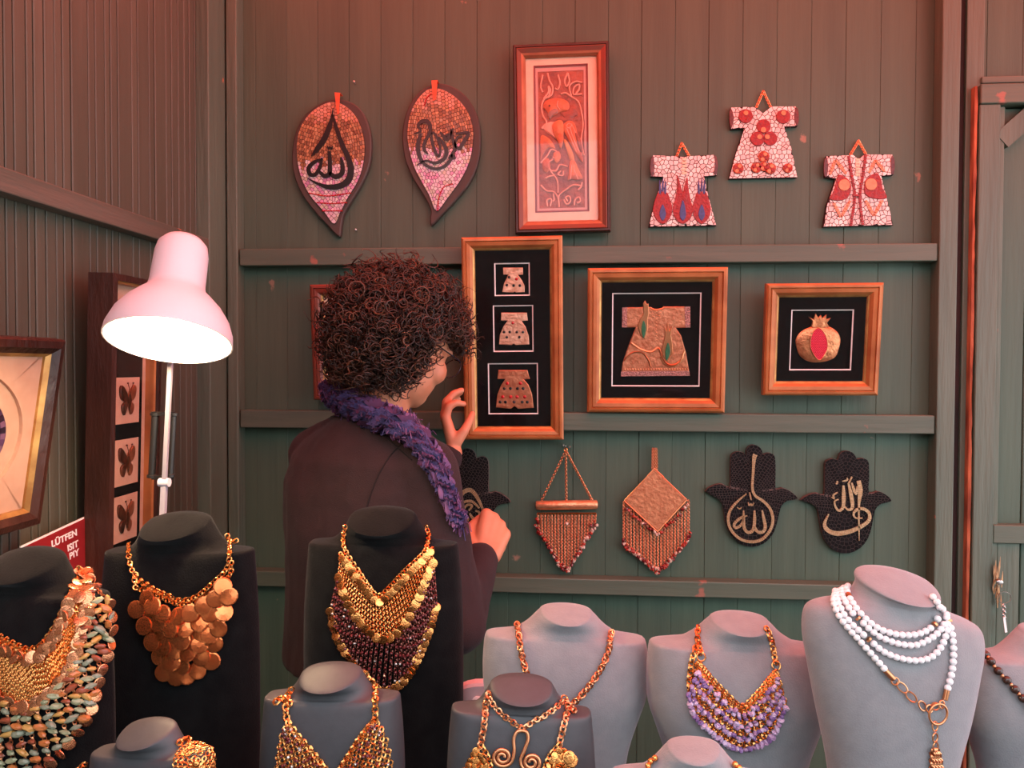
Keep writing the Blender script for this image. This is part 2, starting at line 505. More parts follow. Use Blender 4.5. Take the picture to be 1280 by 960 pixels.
# right end: jamb board, chipped edge, door
xj0, xj1 = W(1204, 320, 1.975).x, W(1217, 320, 1.975).x
mb = MB(); mb.box(((xs_r1 + xj0) / 2, 1.99, ZT / 2), (xj0 - xs_r1, 0.012, ZT))
tag(putw('trim_8', mb, m_gapdark), 'dark strip painted as the shaded gap between the post and the door jamb', 'trim', kind='structure')  # solid strip whose dark colour stands in for shade inside the gap
rbox('trim_9', xj0, W(1226.5, 320, 1.975).x, 1.975, YB, 0, ZT, m_stud, 'door jamb board with red scrape marks')
YD = 1.955
xd0 = W(1221.8, 320, YD).x
zd1 = W(1240, 105, YD).z
door = bpy.data.objects.new('door_1', None); C.objects.link(door)
door.matrix_world = Matrix.Translation((xd0, YD, 0)); WM[door] = door.matrix_world.copy()
tag(door, 'green ledged door with chipped edges at the right', 'door', kind='structure')
def dpart(name, x0, x1, y0, y1, z0, z1, m):
    mb = MB(); mb.box(((x0 + x1) / 2, (y0 + y1) / 2, (z0 + z1) / 2), (x1 - x0, y1 - y0, z1 - z0))
    o = putw(name, mb, m, door); md = o.modifiers.new('bevel', 'BEVEL'); md.width = 0.002; md.segments = 1
    return o
xst = W(1248, 320, YD).x; xst2 = W(1254, 320, YD + .01).x
dpart('stile', xd0, xst, YD, YD + .04, .02, zd1 - .048, m_stud)
dpart('top_rail', xd0, xd0 + .74, YD - .004, YD + .04, zd1 - .047, zd1, m_rail)
dpart('stop_strip', xst + .001, xst2, YD + .012, YD + .04, .02, zd1 - .05, m_stud)
zm0, zm1 = W(1262, 680, YD).z, W(1262, 657, YD).z
dpart('middle_rail', xst + .002, xd0 + .74, YD + .004, YD + .04, zm0, zm1, m_rail)
dpart('inner_stile', xst2 + .001, W(1273, 720, YD + .02).x, YD + .016, YD + .04, .02, zm0 - .001, m_stud)
dpart('stile', xd0 + .68, xd0 + .74, YD, YD + .04, .02, zd1 - .048, m_stud)
px_ = W(1261, 400, YD + .03).x
for q in range(10):
    dpart('panel_board', xst2 + .002 + q * .0625, xst2 + .0625 + q * .0625, YD + .03, YD + .042, .02, zd1 - .05, m_plank)
mb = MB(); mb.box(W(1278, 152, YD + .02), (0.14, 0.02, 0.045), rot=Matrix.Rotation(R(-42), 3, 'Y')); putw('brace', mb, m_stud, door)
# chipped raw edge of the door
rnd = random.Random(3)
mb = MB(); zz = 0.02; secs = []
while zz < zd1 - 0.01:
    ww = rnd.uniform(.003, .0065); secs.append((zz, ww)); zz += rnd.uniform(.02, .06)
secs.append((zd1 - .004, .004))
xe = W(1214.2, 400, YD).x
mb.loft([[(xe, YD + .002, z), (xe + w, YD - .001, z), (xe + w, YD + .03, z), (xe, YD + .03, z)] for z, w in secs])
putw('chipped_edge', mb, m_bare, door)
mb = MB(); mb.box(((xe + xd0) / 2 + .003, YD + .03, zd1 / 2), (xd0 - xe, .012, zd1 - .04)); putw('shadow_gap', mb, m_gapdark, door)
# header strip above the door
rbox('trim_11', xd0 + .745, xd0 + .79, 1.975, YB, 0, ZT, m_stud, 'far door jamb beyond the right edge')
rbox('trim_10', W(1227, 98, 1.97).x, xd0 + .744, 1.968, YB, W(1250, 103.5, 1.968).z, W(1250, 95, 1.968).z, m_rail, 'thin header strip above the green door')

# red fabric awning over the stall (out of view; daylight through it reddens everything from above)
m_awn = translucent_mat('red_awning_fabric', srgb(235, 101, 87))
mb = MB()
rows = []
for i in range(13):
    x = -1.25 + 3.8 * i / 12
    rows.append(x)
vs, fs = [], []
ys = [0.2 + 1.91 * j / 10 for j in range(11)]
for j, y in enumerate(ys):
    for x in rows:
        vs.append((x, y, 2.52 + 0.11 * (y - .2) / 1.91 + .012 * math.sin(x * 6) - .02 * math.sin(math.pi * (y - .2) / 1.91)))
nx = len(rows)
for j in range(10):
    for i in range(nx - 1):
        a = j * nx + i; fs.append((a, a + 1, a + nx + 1, a + nx))
mb.add(vs, fs)
aw = putw('awning', mb, m_awn, smooth=True)
tag(aw, 'red fabric awning stretched over the stall', 'awning')

# table that carries the busts
TZ = 0.86
tb = thing('table', (0.18, .82, 0), 'long display table under a black cloth carrying the necklace busts', 'table')
m_cloth = mat('black_cloth', srgb(14, 14, 15), srgb(22, 22, 23), scale=12, rough=0.95)
mb = MB(); mb.box((0.18, .82, TZ - .0125), (2.14, .76, .025)); putw('tabletop', mb, m_cloth, tb)
mb = MB()
vs, fs = [], []
for i in range(121):
    x = -.89 + 2.14 * i / 120; yy = .432 + .008 * math.sin(i * .9) * (1 if i % 2 else .4)
    vs += [(x, yy, .01), (x, .438, TZ + .001)]
fs = [(2 * i, 2 * i + 2, 2 * i + 3, 2 * i + 1) for i in range(120)]
mb.add(vs, fs); ck = putw('light_block_skirt', mb, m_cloth, tb, True); sk = ck.modifiers.new('thick', 'SOLIDIFY'); sk.thickness = .002  # unseen skirt added to keep front light off the lower wall
for sx in (-.85, 1.2):
    for sy in (.5, 1.14):
        mb = MB(); mb.box((sx, sy, (TZ - .025) / 2), (.05, .05, TZ - .025)); putw('leg', mb, m_frame_dark, tb)
# ================================================================== PICTURE FRAMES
def quad_matrix(TL, TR, BR, BL, yb, yt):
    a, b, c, d = W(*TL, yt), W(*TR, yt), W(*BR, yb), W(*BL, yb)
    u = ((b - a) + (c - d)); w_ = u.length / 2; u.normalize()
    v = ((a - d) + (b - c)); h_ = v.length / 2; v = (v - u * u.dot(v)).normalized()
    n = u.cross(v)
    o = (a + b + c + d) / 4
    return mat_from(u, v, n, o), w_, h_
def local(poly3):  # (u,v) polygons drawn with MB.prism live in x,z with y = -w ; turn into frame space
    return poly3
TOF = Matrix(((1, 0, 0, 0), (0, 0, 1, 0), (0, -1, 0, 0), (0, 0, 0, 1)))   # prism space (x, -y, z) -> frame (u, v, w)
def fput(name, mb, mats, parent, smooth=False):
    """mesh drawn in prism space (x = across, z = up, -y = towards viewer) put on a frame thing"""
    vs = np.array(mb.v, float)
    c = (vs.min(0) + vs.max(0)) / 2
    mb.v = [tuple(p) for p in (vs - c)]
    return put(name, mb.mesh(name, mats, smooth), parent, TOF @ Matrix.Translation(Vector(c)))
def moulding(root, w, h, prof, m, names='frame_side'):
    """four mitred sides; prof: list of (inset, height) from outer back to inner back; height towards viewer"""
    for s in range(4):
        mb = MB()
        L_, H_ = (w, h) if s % 2 == 0 else (h, w)
        A, B = [], []
        for ins, ht in prof:
            A.append((-L_ / 2 + ins, -ht, -H_ / 2 + ins)); B.append((L_ / 2 - ins, -ht, -H_ / 2 + ins))
        mb.loft([A, B])
        vs = np.array(mb.v)
        ang = s * math.pi / 2
        c, sn = math.cos(ang), math.sin(ang)
        x, z = vs[:, 0] * c - vs[:, 2] * sn, vs[:, 0] * sn + vs[:, 2] * c
        mb.v = [tuple(p) for p in np.stack([x, vs[:, 1], z], 1)]
        # mitre loft orientation may flip; normals do not matter for opaque boards
        fput(names, mb, m, root)
def rect_panel(root, name, w, h, y, t, m):
    mb = MB(); mb.box((0, y + t / 2, 0), (w, t, h)); return fput(name, mb, m, root)
def mat_with_holes(root, name, w, h, holes, y, t, m):
    """holes: vertical stack of (cx, cz, w, h), sorted from top; one sheet with openings, front at y"""
    mb = MB(); top = h / 2
    def bx(x0, x1, z0, z1):
        if x1 - x0 > 1e-5 and z1 - z0 > 1e-5: mb.box(((x0 + x1) / 2, y + t / 2, (z0 + z1) / 2), (x1 - x0, t, z1 - z0))
    for cx, cz, hw, hh in holes:
        bx(-w / 2, w / 2, cz + hh / 2, top)
        bx(-w / 2, cx - hw / 2, cz - hh / 2, cz + hh / 2); bx(cx + hw / 2, w / 2, cz - hh / 2, cz + hh / 2)
        top = cz - hh / 2
    bx(-w / 2, w / 2, -h / 2, top)
    return fput(name, mb, m, root)
def bevel_ring(root, cx, cz, w, h, y, b, m, name='bevel_edge'):
    mb = MB()
    o = [(cx - w / 2, cz - h / 2), (cx + w / 2, cz - h / 2), (cx + w / 2, cz + h / 2), (cx - w / 2, cz + h / 2)]
    i_ = [(cx - w / 2 + b, cz - h / 2 + b), (cx + w / 2 - b, cz - h / 2 + b), (cx + w / 2 - b, cz + h / 2 - b), (cx - w / 2 + b, cz + h / 2 - b)]
    vs = [(x, y - .0004, z) for x, z in o] + [(x, y + b * .5, z) for x, z in i_] + [(x, y + b * .5 + .0008, z) for x, z in o]
    fs = [(k, (k + 1) % 4, 4 + (k + 1) % 4, 4 + k) for k in range(4)] + [(4 + k, 4 + (k + 1) % 4, 8 + (k + 1) % 4, 8 + k) for k in range(4)] + [(k, 8 + k, 8 + (k + 1) % 4, (k + 1) % 4) for k in range(4)]
    mb.add(vs, fs); return fput(name, mb, m, root)
def to_local(root, pts, y):
    """photo points on a wall thing -> (u, v) on its plane"""
    Mi = WM[root].inverted(); out = []
    o = WM[root].translation; n = WM[root].to_3x3().col[2]
    for p in pts:
        d = ray(*p); t = (o + n * y - CAM).dot(n) / d.dot(n)
        q = Mi @ (CAM + d * t); out.append((q.x, q.y))
    return out

PROF_ORANGE = [(0, 0), (0, .020), (.004, .024), (.009, .0245), (.0105, .021), (.0125, .023), (.020, .0215), (.026, .015), (.0265, .011), (.0265, 0)]
def orange_frame(name, quad, yb, yt, label, fw=.0265, wear=None):
    M, w, h = quad_matrix(*quad, yb, yt)
    M = M @ Matrix.Translation((0, 0, -.024))
    t = thing(name, M, label, 'picture frame')
    k = fw / .0265
    moulding(t, w, h, [(a * k, b) for a, b in PROF_ORANGE], m_frame_orange)
    moulding(t, w - 2 * fw + .001, h - 2 * fw + .001, [(0, .004), (0, .014), (.003, .012), (.0055, .009), (.0055, .004)], m_frame_gold, 'gold_lip')
    iw, ih = w - 2 * fw, h - 2 * fw
    rect_panel(t, 'backing', iw, ih, -.003, .003, m_blackmat)
    gl = rect_panel(t, 'glass', iw, ih, -.0125, .0012, glass_mat())
    return t, w, h, iw, ih

def relief(root, name, poly, y, th, m, bevel=.0015, smooth=False):
    mb = MB(); mb.prism(poly, y, y - th, bevel=bevel); return fput(name, mb, m, root, smooth)
def dots(root, name, pts, r, y, m, flat=.5):
    mb = MB()
    for (x, z) in pts: mb.sphere((x, y, z), (r, r * flat, r), 8, 5)
    return fput(name, mb, m, root, True)
def wires(root, name, paths, r, y, m):
    mb = MB()
    for p in paths:
        q = cr(p, 5); mb.tube([(a[0], y, a[1]) for a in q], r, 5)
    return fput(name, mb, m, root, True)

m_gemred = mat('red_gem', srgb(190, 20, 28), rough=0.15)
m_gemdark = mat('dark_gem', srgb(22, 10, 12), rough=0.2)
m_gemgreen = mat('green_enamel', srgb(40, 92, 66), srgb(56, 116, 80), scale=200, rough=0.3)
m_kaf = mat('copper_kaftan_foil', srgb(226, 150, 112), srgb(196, 116, 82), scale=50, rough=0.34, metal=0.7, bump=0.22, bscale=110)
m_kaf2 = mat('pale_copper_foil', srgb(238, 190, 160), srgb(206, 142, 112), scale=60, rough=0.36, metal=0.6, bump=0.22, bscale=130)
m_lace = mat('pinkish_lace_edge', srgb(206, 160, 150), srgb(150, 96, 90), scale=260, rough=0.6, bump=0.8, bscale=300)

# ---- three small kaftans (zoom 560,280 scale 3.429)
z6 = lambda pts: [(560 + a / 3.429, 280 + b / 3.429) for a, b in pts]
t, w, h, iw, ih = orange_frame('picture_frame', ((577, 297), (704.5, 294), (703, 550), (580, 549.5)), 1.938, 1.905,
    'tall gilt frame with three small kaftans on black, touched by the woman', .0275)
hs = []
for q in ([(200, 168), (350, 168), (350, 307), (200, 307)], [(193, 349), (365, 349), (365, 547), (195, 547)], [(171, 597), (385, 597), (386, 815), (174, 815)]):
    u = to_local(t, z6(q), .009)
    xs, zs = [p[0] for p in u], [p[1] for p in u]
    hs.append(((min(xs) + max(xs)) / 2, (min(zs) + max(zs)) / 2, max(xs) - min(xs), max(zs) - min(zs)))
mat_with_holes(t, 'mat_board', iw, ih, hs, -.009, .003, m_blackmat)
for cx, cz, ww, hh in hs: bevel_ring(t, cx, cz, ww, hh, -.0092, .0028, m_white)
def kaf(px, m, holes_red=(), holes_dark=(), r=9, slots=()):
    P = to_local(t, z6(px), .006)
    o = relief(t, 'kaftan', P, -.0035, .004, m, .0012)
    sc = .0035 / 6.2
    if holes_red: dots(o_parent(t), 'red_gem', to_local(t, z6(holes_red), .007), r * sc * .8, -.0075, m_gemred)
    if holes_dark: dots(o_parent(t), 'dark_gem', to_local(t, z6(holes_dark), .007), r * sc * .72, -.0075, m_gemdark)
    return o
def o_parent(x): return x
kaf([(236, 187), (321, 187), (321, 217), (300, 218), (316, 240), (328, 265), (328, 292), (292, 294), (285, 290), (280, 294), (232, 292), (240, 255), (258, 218), (237, 217)], m_kaf2,
    [(294, 236)], [(281, 264), (308, 264), (252, 262), (262, 228)])
kaf([(228, 380), (338, 380), (342, 414), (315, 416), (332, 440), (346, 480), (348, 516), (290, 519), (282, 513), (272, 519), (219, 516), (222, 475), (238, 438), (255, 415), (227, 414)], m_kaf2,
    [(278, 424)], [(240, 463), (265, 463), (295, 463), (321, 463), (252, 485), (306, 485)])
kaf([(216, 626), (340, 626), (351, 664), (325, 666), (345, 690), (360, 730), (367, 788), (300, 792), (285, 780), (270, 792), (206, 786), (212, 730), (228, 690), (245, 665), (212, 664)], m_kaf,
    [(254, 683), (311, 683), (235, 741), (269, 741), (296, 741), (329, 741)], [(241, 705), (268, 705), (298, 705), (322, 705), (224, 763), (246, 763), (283, 763), (318, 763), (340, 763)], 10)

# ---- big kaftan (zoom 720,310 scale 3.2)
z7 = lambda pts: [(720 + a / 3.2, 310 + b / 3.2) for a, b in pts]
t, w, h, iw, ih = orange_frame('picture_frame', ((736, 336), (911.5, 333), (905, 517), (733, 514.5)), 1.938, 1.908,
    'gilt frame with one large copper kaftan with two green tulips on black', .030)
L7 = lambda p, y=.006: to_local(t, z7(p), y)
def hole_of(Lf, q):
    u = Lf(q, .009); xs, zs = [p[0] for p in u], [p[1] for p in u]
    return ((min(xs) + max(xs)) / 2, (min(zs) + max(zs)) / 2, max(xs) - min(xs), max(zs) - min(zs))
H7 = hole_of(L7, [(146, 180), (502, 180), (490, 553), (142, 553)])
mat_with_holes(t, 'mat_board', iw, ih, [H7], -.009, .003, m_blackmat)
bevel_ring(t, *H7, -.0092, .0028, m_white)
relief(t, 'kaftan', L7([(190, 238), (298, 236), (310, 243), (328, 245), (345, 240), (352, 234), (455, 234), (457, 318), (400, 320), (420, 350), (440, 420), (455, 508), (180, 512), (186, 460), (210, 390), (238, 318), (186, 318)]), -.0035, .005, m_kaf, .002)
for p in ([(185, 238), (205, 237), (204, 318), (184, 318)], [(434, 234), (457, 234), (457, 318), (437, 318)], [(180, 494), (453, 492), (455, 511), (180, 513)]):
    relief(t, 'lace_band', L7(p, .008), -.0082, .0015, m_lace, 0)
wires(t, 'scroll', [L7(p, .009) for p in ([(195, 450), (225, 420), (265, 420), (290, 450), (298, 475)], [(222, 380), (260, 405), (300, 415), (330, 400), (345, 440), (375, 468), (415, 455), (435, 410)], [(335, 435), (360, 470), (400, 470), (432, 440)])], .0022, -.009, m_copper_s)
wires(t, 'neckline', [L7([(298, 238), (310, 245), (328, 246), (346, 241), (352, 234)], .009)], .0018, -.009, m_copper_s)
for tul, gem in (([(278, 365), (258, 350), (246, 310), (258, 280), (270, 260), (268, 222), (276, 210), (284, 225), (290, 222), (292, 262), (286, 285), (288, 320)], [(270, 362), (262, 325), (270, 290), (280, 320)]),
                 ([(368, 455), (345, 430), (343, 400), (352, 370), (356, 340), (350, 310), (362, 330), (366, 295), (374, 330), (384, 312), (380, 350), (386, 385), (388, 420)], [(362, 450), (357, 415), (368, 378), (377, 415)])):
    relief(t, 'tulip', L7(tul, .010), -.0082, .003, m_copper_s, .0012)
    relief(t, 'tulip_heart', cr(L7(gem, .012), 4, True), -.011, .0022, m_gemgreen, .0006)
dots(t, 'hem_bead', L7([(195 + i * 10.5, 486 - i * .05) for i in range(25)], .009), .0022, -.0088, m_copper_s)
dots(t, 'button', L7([(322, 255 + i * 14) for i in range(9)] + [(306, 262), (312, 275), (338, 260), (332, 272), (300, 250), (345, 250)], .009), .0016, -.0088, m_copper_s)

# ---- pomegranate
t, w, h, iw, ih = orange_frame('picture_frame', ((958, 355), (1105, 353), (1098.5, 495), (955, 494)), 1.938, 1.908,
    'small gilt frame with a copper pomegranate on black', .029)
H8 = hole_of(L7, [(862, 247), (1110, 247), (1100, 489), (857, 487)])
mat_with_holes(t, 'mat_board', iw, ih, [H8], -.009, .003, m_blackmat)
bevel_ring(t, *H8, -.0092, .0028, m_white)
m_pom = mat('gold_copper_pomegranate', srgb(226, 152, 104), srgb(186, 112, 74), scale=40, rough=0.34, metal=0.75, bump=0.3, bscale=80)
P = L7([(940, 315), (965, 308), (990, 308), (1015, 315), (1045, 335), (1058, 365), (1052, 400), (1038, 435), (1005, 452), (960, 458), (925, 452), (895, 430), (882, 395), (880, 365), (900, 335)])
cxp = sum(p[0] for p in P) / len(P); czp = sum(p[1] for p in P) / len(P)
mb = MB(); Pc = cr(P, 3, True)
rings_ = []
for s, hgt in ((1, 0), (1.0, .003), (.94, .006), (.8, .0095), (.6, .012), (.3, .0135), (.05, .014)):
    rings_.append([(cxp + (x - cxp) * s, -.0035 - hgt * .62, czp + (z - czp) * s) for x, z in Pc])
mb.loft(rings_); fput('pomegranate', mb, m_pom, t, True)
relief(t, 'crown', L7([(940, 316), (945, 295), (930, 275), (950, 285), (957, 262), (968, 280), (978, 268), (985, 280), (1000, 266), (1000, 285), (1018, 280), (1003, 300), (1012, 316), (975, 322)]), -.0035, .006, m_pom, .0012)
E_ = cr(L7([(970, 320), (990, 335), (1005, 370), (1003, 410), (975, 448), (950, 425), (938, 395), (940, 360), (952, 332)], .014), 4, True)
relief(t, 'seed_bed', E_, -.010, .003, mat('crimson_bed', srgb(130, 18, 36), rough=0.5), .0005)
def inpoly(p, poly):
    x, y = p; c = False; n = len(poly)
    for i in range(n):
        x1, y1 = poly[i]; x2, y2 = poly[i - 1]
        if (y1 > y) != (y2 > y) and x < (x2 - x1) * (y - y1) / (y2 - y1 + 1e-15) + x1: c = not c
    return c
sd = []
xs, zs = [p[0] for p in E_], [p[1] for p in E_]
zz = min(zs); row = 0
while zz < max(zs):
    xx = min(xs) + (row % 2) * .0016
    while xx < max(xs):
        if inpoly((xx, zz), offset_poly(E_, .0) ): sd.append((xx, zz))
        xx += .0032
    zz += .0028; row += 1
o = dots(t, 'seed_bead', sd, .0016, -.0135, mat('crimson_bead', srgb(214, 36, 70), rough=0.2)); o['kind'] = 'stuff'
wires(t, 'seed_rim', [E_ + [E_[0]]], .0012, -.0135, m_pom)
rnd = random.Random(8)
dm = []
for k in range(40):
    a, rr = rnd.uniform(0, 6.28), rnd.uniform(.5, .93)
    p = (cxp + .032 * rr * math.cos(a) * 1.05, czp + .030 * rr * math.sin(a))
    if not inpoly(p, offset_poly(E_, .003)) and inpoly(p, P): dm.append(p)
dots(t, 'dimple', dm, .0013, -.0105, m_gemdark, .4)

# ---- carved bird panel
z1 = lambda pts: [(640 + a / 4.177, 60 + b / 4.174) for a, b in pts]
M, w, h = quad_matrix((641, 56), (761.5, 50), (763.5, 289), (644, 291.5), 1.955, 1.948)
t = thing('picture_frame', M @ Matrix.Translation((0, 0, -.030)), 'tall red-brown frame with a carved bird panel in a cream mat', 'picture frame')
moulding(t, w, h, [(0, 0), (0, .026), (.003, .030), (.007, .030), (.009, .026), (.0095, 0)], m_frame_dark, 'outer_moulding')
moulding(t, w - .017, h - .017, [(0, .004), (0, .029), (.002, .030), (.012, .026), (.0125, .004)], m_frame_red, 'frame_side')
moulding(t, w - .040, h - .040, [(0, .004), (0, .026), (.006, .024), (.011, .018), (.011, .004)], mat('worn_brown_lip', srgb(150, 84, 58), srgb(176, 112, 78), scale=20, rough=.4, metal=.2), 'inner_lip')
iw, ih = w - .058, h - .058
rect_panel(t, 'backing', iw, ih, -.002, .002, m_cream)
Lb = lambda p, y=.012: to_local(t, z1(p), y)
def bbox_hole(u):
    xs, zs = [p[0] for p in u], [p[1] for p in u]
    return ((min(xs) + max(xs)) / 2, (min(zs) + max(zs)) / 2, max(xs) - min(xs), max(zs) - min(zs))
Hb = bbox_hole(Lb([(112, 93), (396, 88), (398, 852), (130, 855)]))
mat_with_holes(t, 'mat_board', iw, ih, [Hb], -.012, .003, m_cream)
bevel_ring(t, *Hb, -.0125, .0045, mat('maroon_line', srgb(120, 48, 50), rough=0.6), 'maroon_border')
Hp = bbox_hole(Lb([(134, 122), (374, 118), (378, 830), (148, 832)]))
mat_with_holes(t, 'inner_mat', Hb[2], Hb[3] , [(Hp[0] - Hb[0], Hp[1] - Hb[1], Hp[2], Hp[3])], 0, .002, mat('pinkish_mat', srgb(206, 160, 150), srgb(196, 150, 142), scale=30, rough=.8)).matrix_local = TOF @ Matrix.Translation((Hb[0], -.0075, Hb[1]))
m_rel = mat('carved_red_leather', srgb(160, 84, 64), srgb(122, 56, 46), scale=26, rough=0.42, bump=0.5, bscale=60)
m_rel2 = mat('carved_orange_leather', srgb(212, 120, 72), srgb(176, 82, 54), scale=26, rough=0.4, bump=0.4, bscale=60)
m_rel3 = mat('carved_pale_edge', srgb(232, 168, 146), srgb(214, 142, 120), scale=26, rough=0.4)
mb = MB(); mb.box((Hp[0], -.005, Hp[1]), (Hp[2], .004, Hp[3])); fput('carved_panel', mb, m_rel, t)
vines = [[(155, 420), (180, 390), (160, 350), (155, 300), (170, 265), (205, 245), (212, 205), (195, 170), (185, 130)],
         [(165, 265), (190, 230), (190, 200), (200, 220), (190, 260)], [(375, 560), (362, 480), (370, 400), (362, 330), (345, 280), (310, 255), (280, 235), (255, 240)],
         [(310, 255), (300, 200), (330, 175), (365, 180)], [(290, 130), (300, 170), (285, 200), (275, 170), (290, 130)], [(345, 240), (320, 240), (325, 205), (350, 190), (350, 215), (335, 240), (365, 240)],
         [(150, 600), (185, 560), (205, 530), (235, 545), (230, 575), (210, 570)], [(150, 715), (180, 745), (215, 750), (240, 780), (245, 830)], [(245, 820), (245, 770), (280, 740), (320, 715), (365, 720)],
         [(240, 755), (235, 690), (200, 640), (190, 600), (215, 580)], [(200, 640), (230, 640), (250, 610), (290, 620)], [(290, 800), (280, 780), (300, 775), (305, 800), (285, 815), (270, 790)],
         [(185, 825), (182, 795), (205, 790), (200, 825)], [(325, 820), (330, 790), (350, 780), (355, 800), (340, 810)], [(255, 640), (240, 660), (265, 665), (268, 640)], [(175, 680), (195, 670), (225, 665)], [(215, 760), (220, 790), (212, 800)],
         [(160, 140), (150, 200), (160, 230)], [(240, 140), (250, 180), (240, 215), (225, 210)], [(345, 740), (360, 725), (365, 700)]]
wires(t, 'vine_relief', [Lb(p, .009) for p in vines], .0023, -.0085, m_rel3)
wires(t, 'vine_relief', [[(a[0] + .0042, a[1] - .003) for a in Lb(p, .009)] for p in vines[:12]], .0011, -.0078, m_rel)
for nm, p, hgt, mm in (('bird_head', [(190, 370), (188, 340), (165, 310), (172, 280), (205, 265), (245, 262), (285, 275), (300, 300), (290, 325), (250, 335), (225, 350), (205, 355)], .006, m_rel2),
                   ('beak', [(188, 345), (210, 322), (235, 318), (240, 338), (215, 350), (198, 372)], .0075, mat('grey_beak', srgb(150, 110, 100), rough=.5)),
                   ('bird_neck', [(250, 335), (300, 300), (330, 310), (345, 345), (320, 360), (310, 385), (240, 380), (235, 365), (270, 358)], .004, m_rel),
                   ('breast', [(212, 400), (240, 378), (265, 385), (270, 430), (265, 470), (250, 490), (235, 480), (215, 440)], .0075, m_rel2),
                   ('leg_feather', [(240, 460), (255, 445), (270, 465), (265, 500), (255, 525), (243, 500)], .0085, m_rel2),
                   ('wing', [(270, 400), (295, 380), (325, 390), (340, 440), (355, 500), (368, 560), (370, 600), (340, 560), (310, 510), (285, 460), (268, 430)], .007, m_rel2),
                   ('wing', [(330, 440), (360, 480), (370, 540), (355, 540), (338, 490)], .0085, m_rel),
                   ('tail_stem', [(270, 480), (290, 490), (320, 555), (325, 590), (305, 590), (290, 550)], .006, mat('ochre_leather', srgb(206, 130, 76), rough=.4)),
                   ('tail', [(302, 592), (328, 590), (350, 640), (370, 680), (335, 690), (310, 685), (290, 690), (298, 640)], .007, m_rel2),
                   ('leaf', [(150, 460), (190, 470), (215, 500), (225, 525), (190, 520), (160, 560), (148, 580)], .0055, m_rel2),
                   ('leaf', [(160, 590), (190, 575), (200, 620), (180, 650), (160, 630)], .0055, m_rel2), ('leaf', [(215, 550), (245, 540), (255, 575), (230, 600)], .0055, m_rel2),
                   ('leaf', [(225, 385), (155, 410), (235, 480), (228, 465)], .0045, m_rel3)):
    relief(t, nm, cr(Lb(p, .010), 3, True), -.005, hgt, mm, .0014, True)
wires(t, 'wing_line', [Lb(p, .012) for p in ([(300, 410), (320, 470), (350, 540)], [(310, 395), (335, 450), (360, 520)], [(285, 420), (310, 480), (335, 540)], [(283, 405), (297, 393), (310, 402), (300, 418), (286, 412)], [(312, 610), (308, 650), (305, 685)], [(322, 610), (330, 650), (345, 685)], [(240, 275), (235, 300), (250, 320)], [(355, 470), (365, 510), (366, 560)])], .0012, -.012, m_rel3)
dots(t, 'eye', Lb([(196, 300)], .012), .0025, -.0115, m_gemdark)
rect_panel(t, 'glass', iw, ih, -.0165, .0012, glass_mat())

# ---- frame half hidden behind the woman's hair
M, w, h = quad_matrix((387, 356), (500, 354), (498, 500), (391, 500), 1.945, 1.925)
t = thing('picture_frame', M @ Matrix.Translation((0, 0, -.024)), 'red-gilt frame mostly hidden behind the curly hair', 'picture frame')
moulding(t, w, h, PROF_ORANGE, m_frame_red)
moulding(t, w - .052, h - .052, [(0, .004), (0, .014), (.003, .012), (.0055, .009), (.0055, .004)], m_frame_gold, 'gold_lip')
rect_panel(t, 'backing', w - .05, h - .05, -.004, .003, m_cream)
rect_panel(t, 'glass', w - .05, h - .05, -.0125, .0012, glass_mat())

# ---- frames on the left wall: local x runs away from the viewer (+y), z up, w to +x
def left_frame_matrix(yc, zc, xc, lean, roll=0):
    # lean > 0: top stands further from the wall
    v = Vector((math.sin(lean), 0, math.cos(lean))); u = Vector((0, 1, 0))
    n = u.cross(v)
    q = Matrix.Rotation(roll, 3, n)
    return mat_from(q @ u, q @ v, n, (xc, yc, zc))
# butterflies
y0_, y1_ = WX(104, 400, XF + .006).y, WX(197, 450, XF + .052).y
zc_ = 1.36; hh_ = .62
tB = thing('picture_frame', left_frame_matrix((y0_ + y1_) / 2, zc_, XF + .008, R(1.6)), 'tall dark frame with a column of four butterflies on the side wall', 'picture frame')
wB = y1_ - y0_
moulding(tB, wB, hh_, [(0, 0), (0, .048), (.012, .050), (.0125, .044), (.013, 0)], m_frame_dark)
moulding(tB, wB - .025, hh_ - .025, [(0, .01), (0, .044), (.004, .042), (.0045, .01)], m_frame_orange, 'gold_lip')
rect_panel(tB, 'cream_mat', wB - .03, hh_ - .03, -.024, .003, m_tan)
bw, bh = wB - .062, hh_ - .075
rect_panel(tB, 'black_mat', bw, bh, -.0255, .0015, m_blackmat)
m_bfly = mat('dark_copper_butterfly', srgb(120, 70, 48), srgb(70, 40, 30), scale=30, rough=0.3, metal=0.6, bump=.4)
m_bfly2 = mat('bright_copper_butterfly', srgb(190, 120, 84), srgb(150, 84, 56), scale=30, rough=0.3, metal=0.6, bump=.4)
zs_ = []
for (py) in (412 - 20, 501, 579, 650):
    p = WX(152, py, XF + .036); zs_.append((WM[tB].inverted() @ p).y)
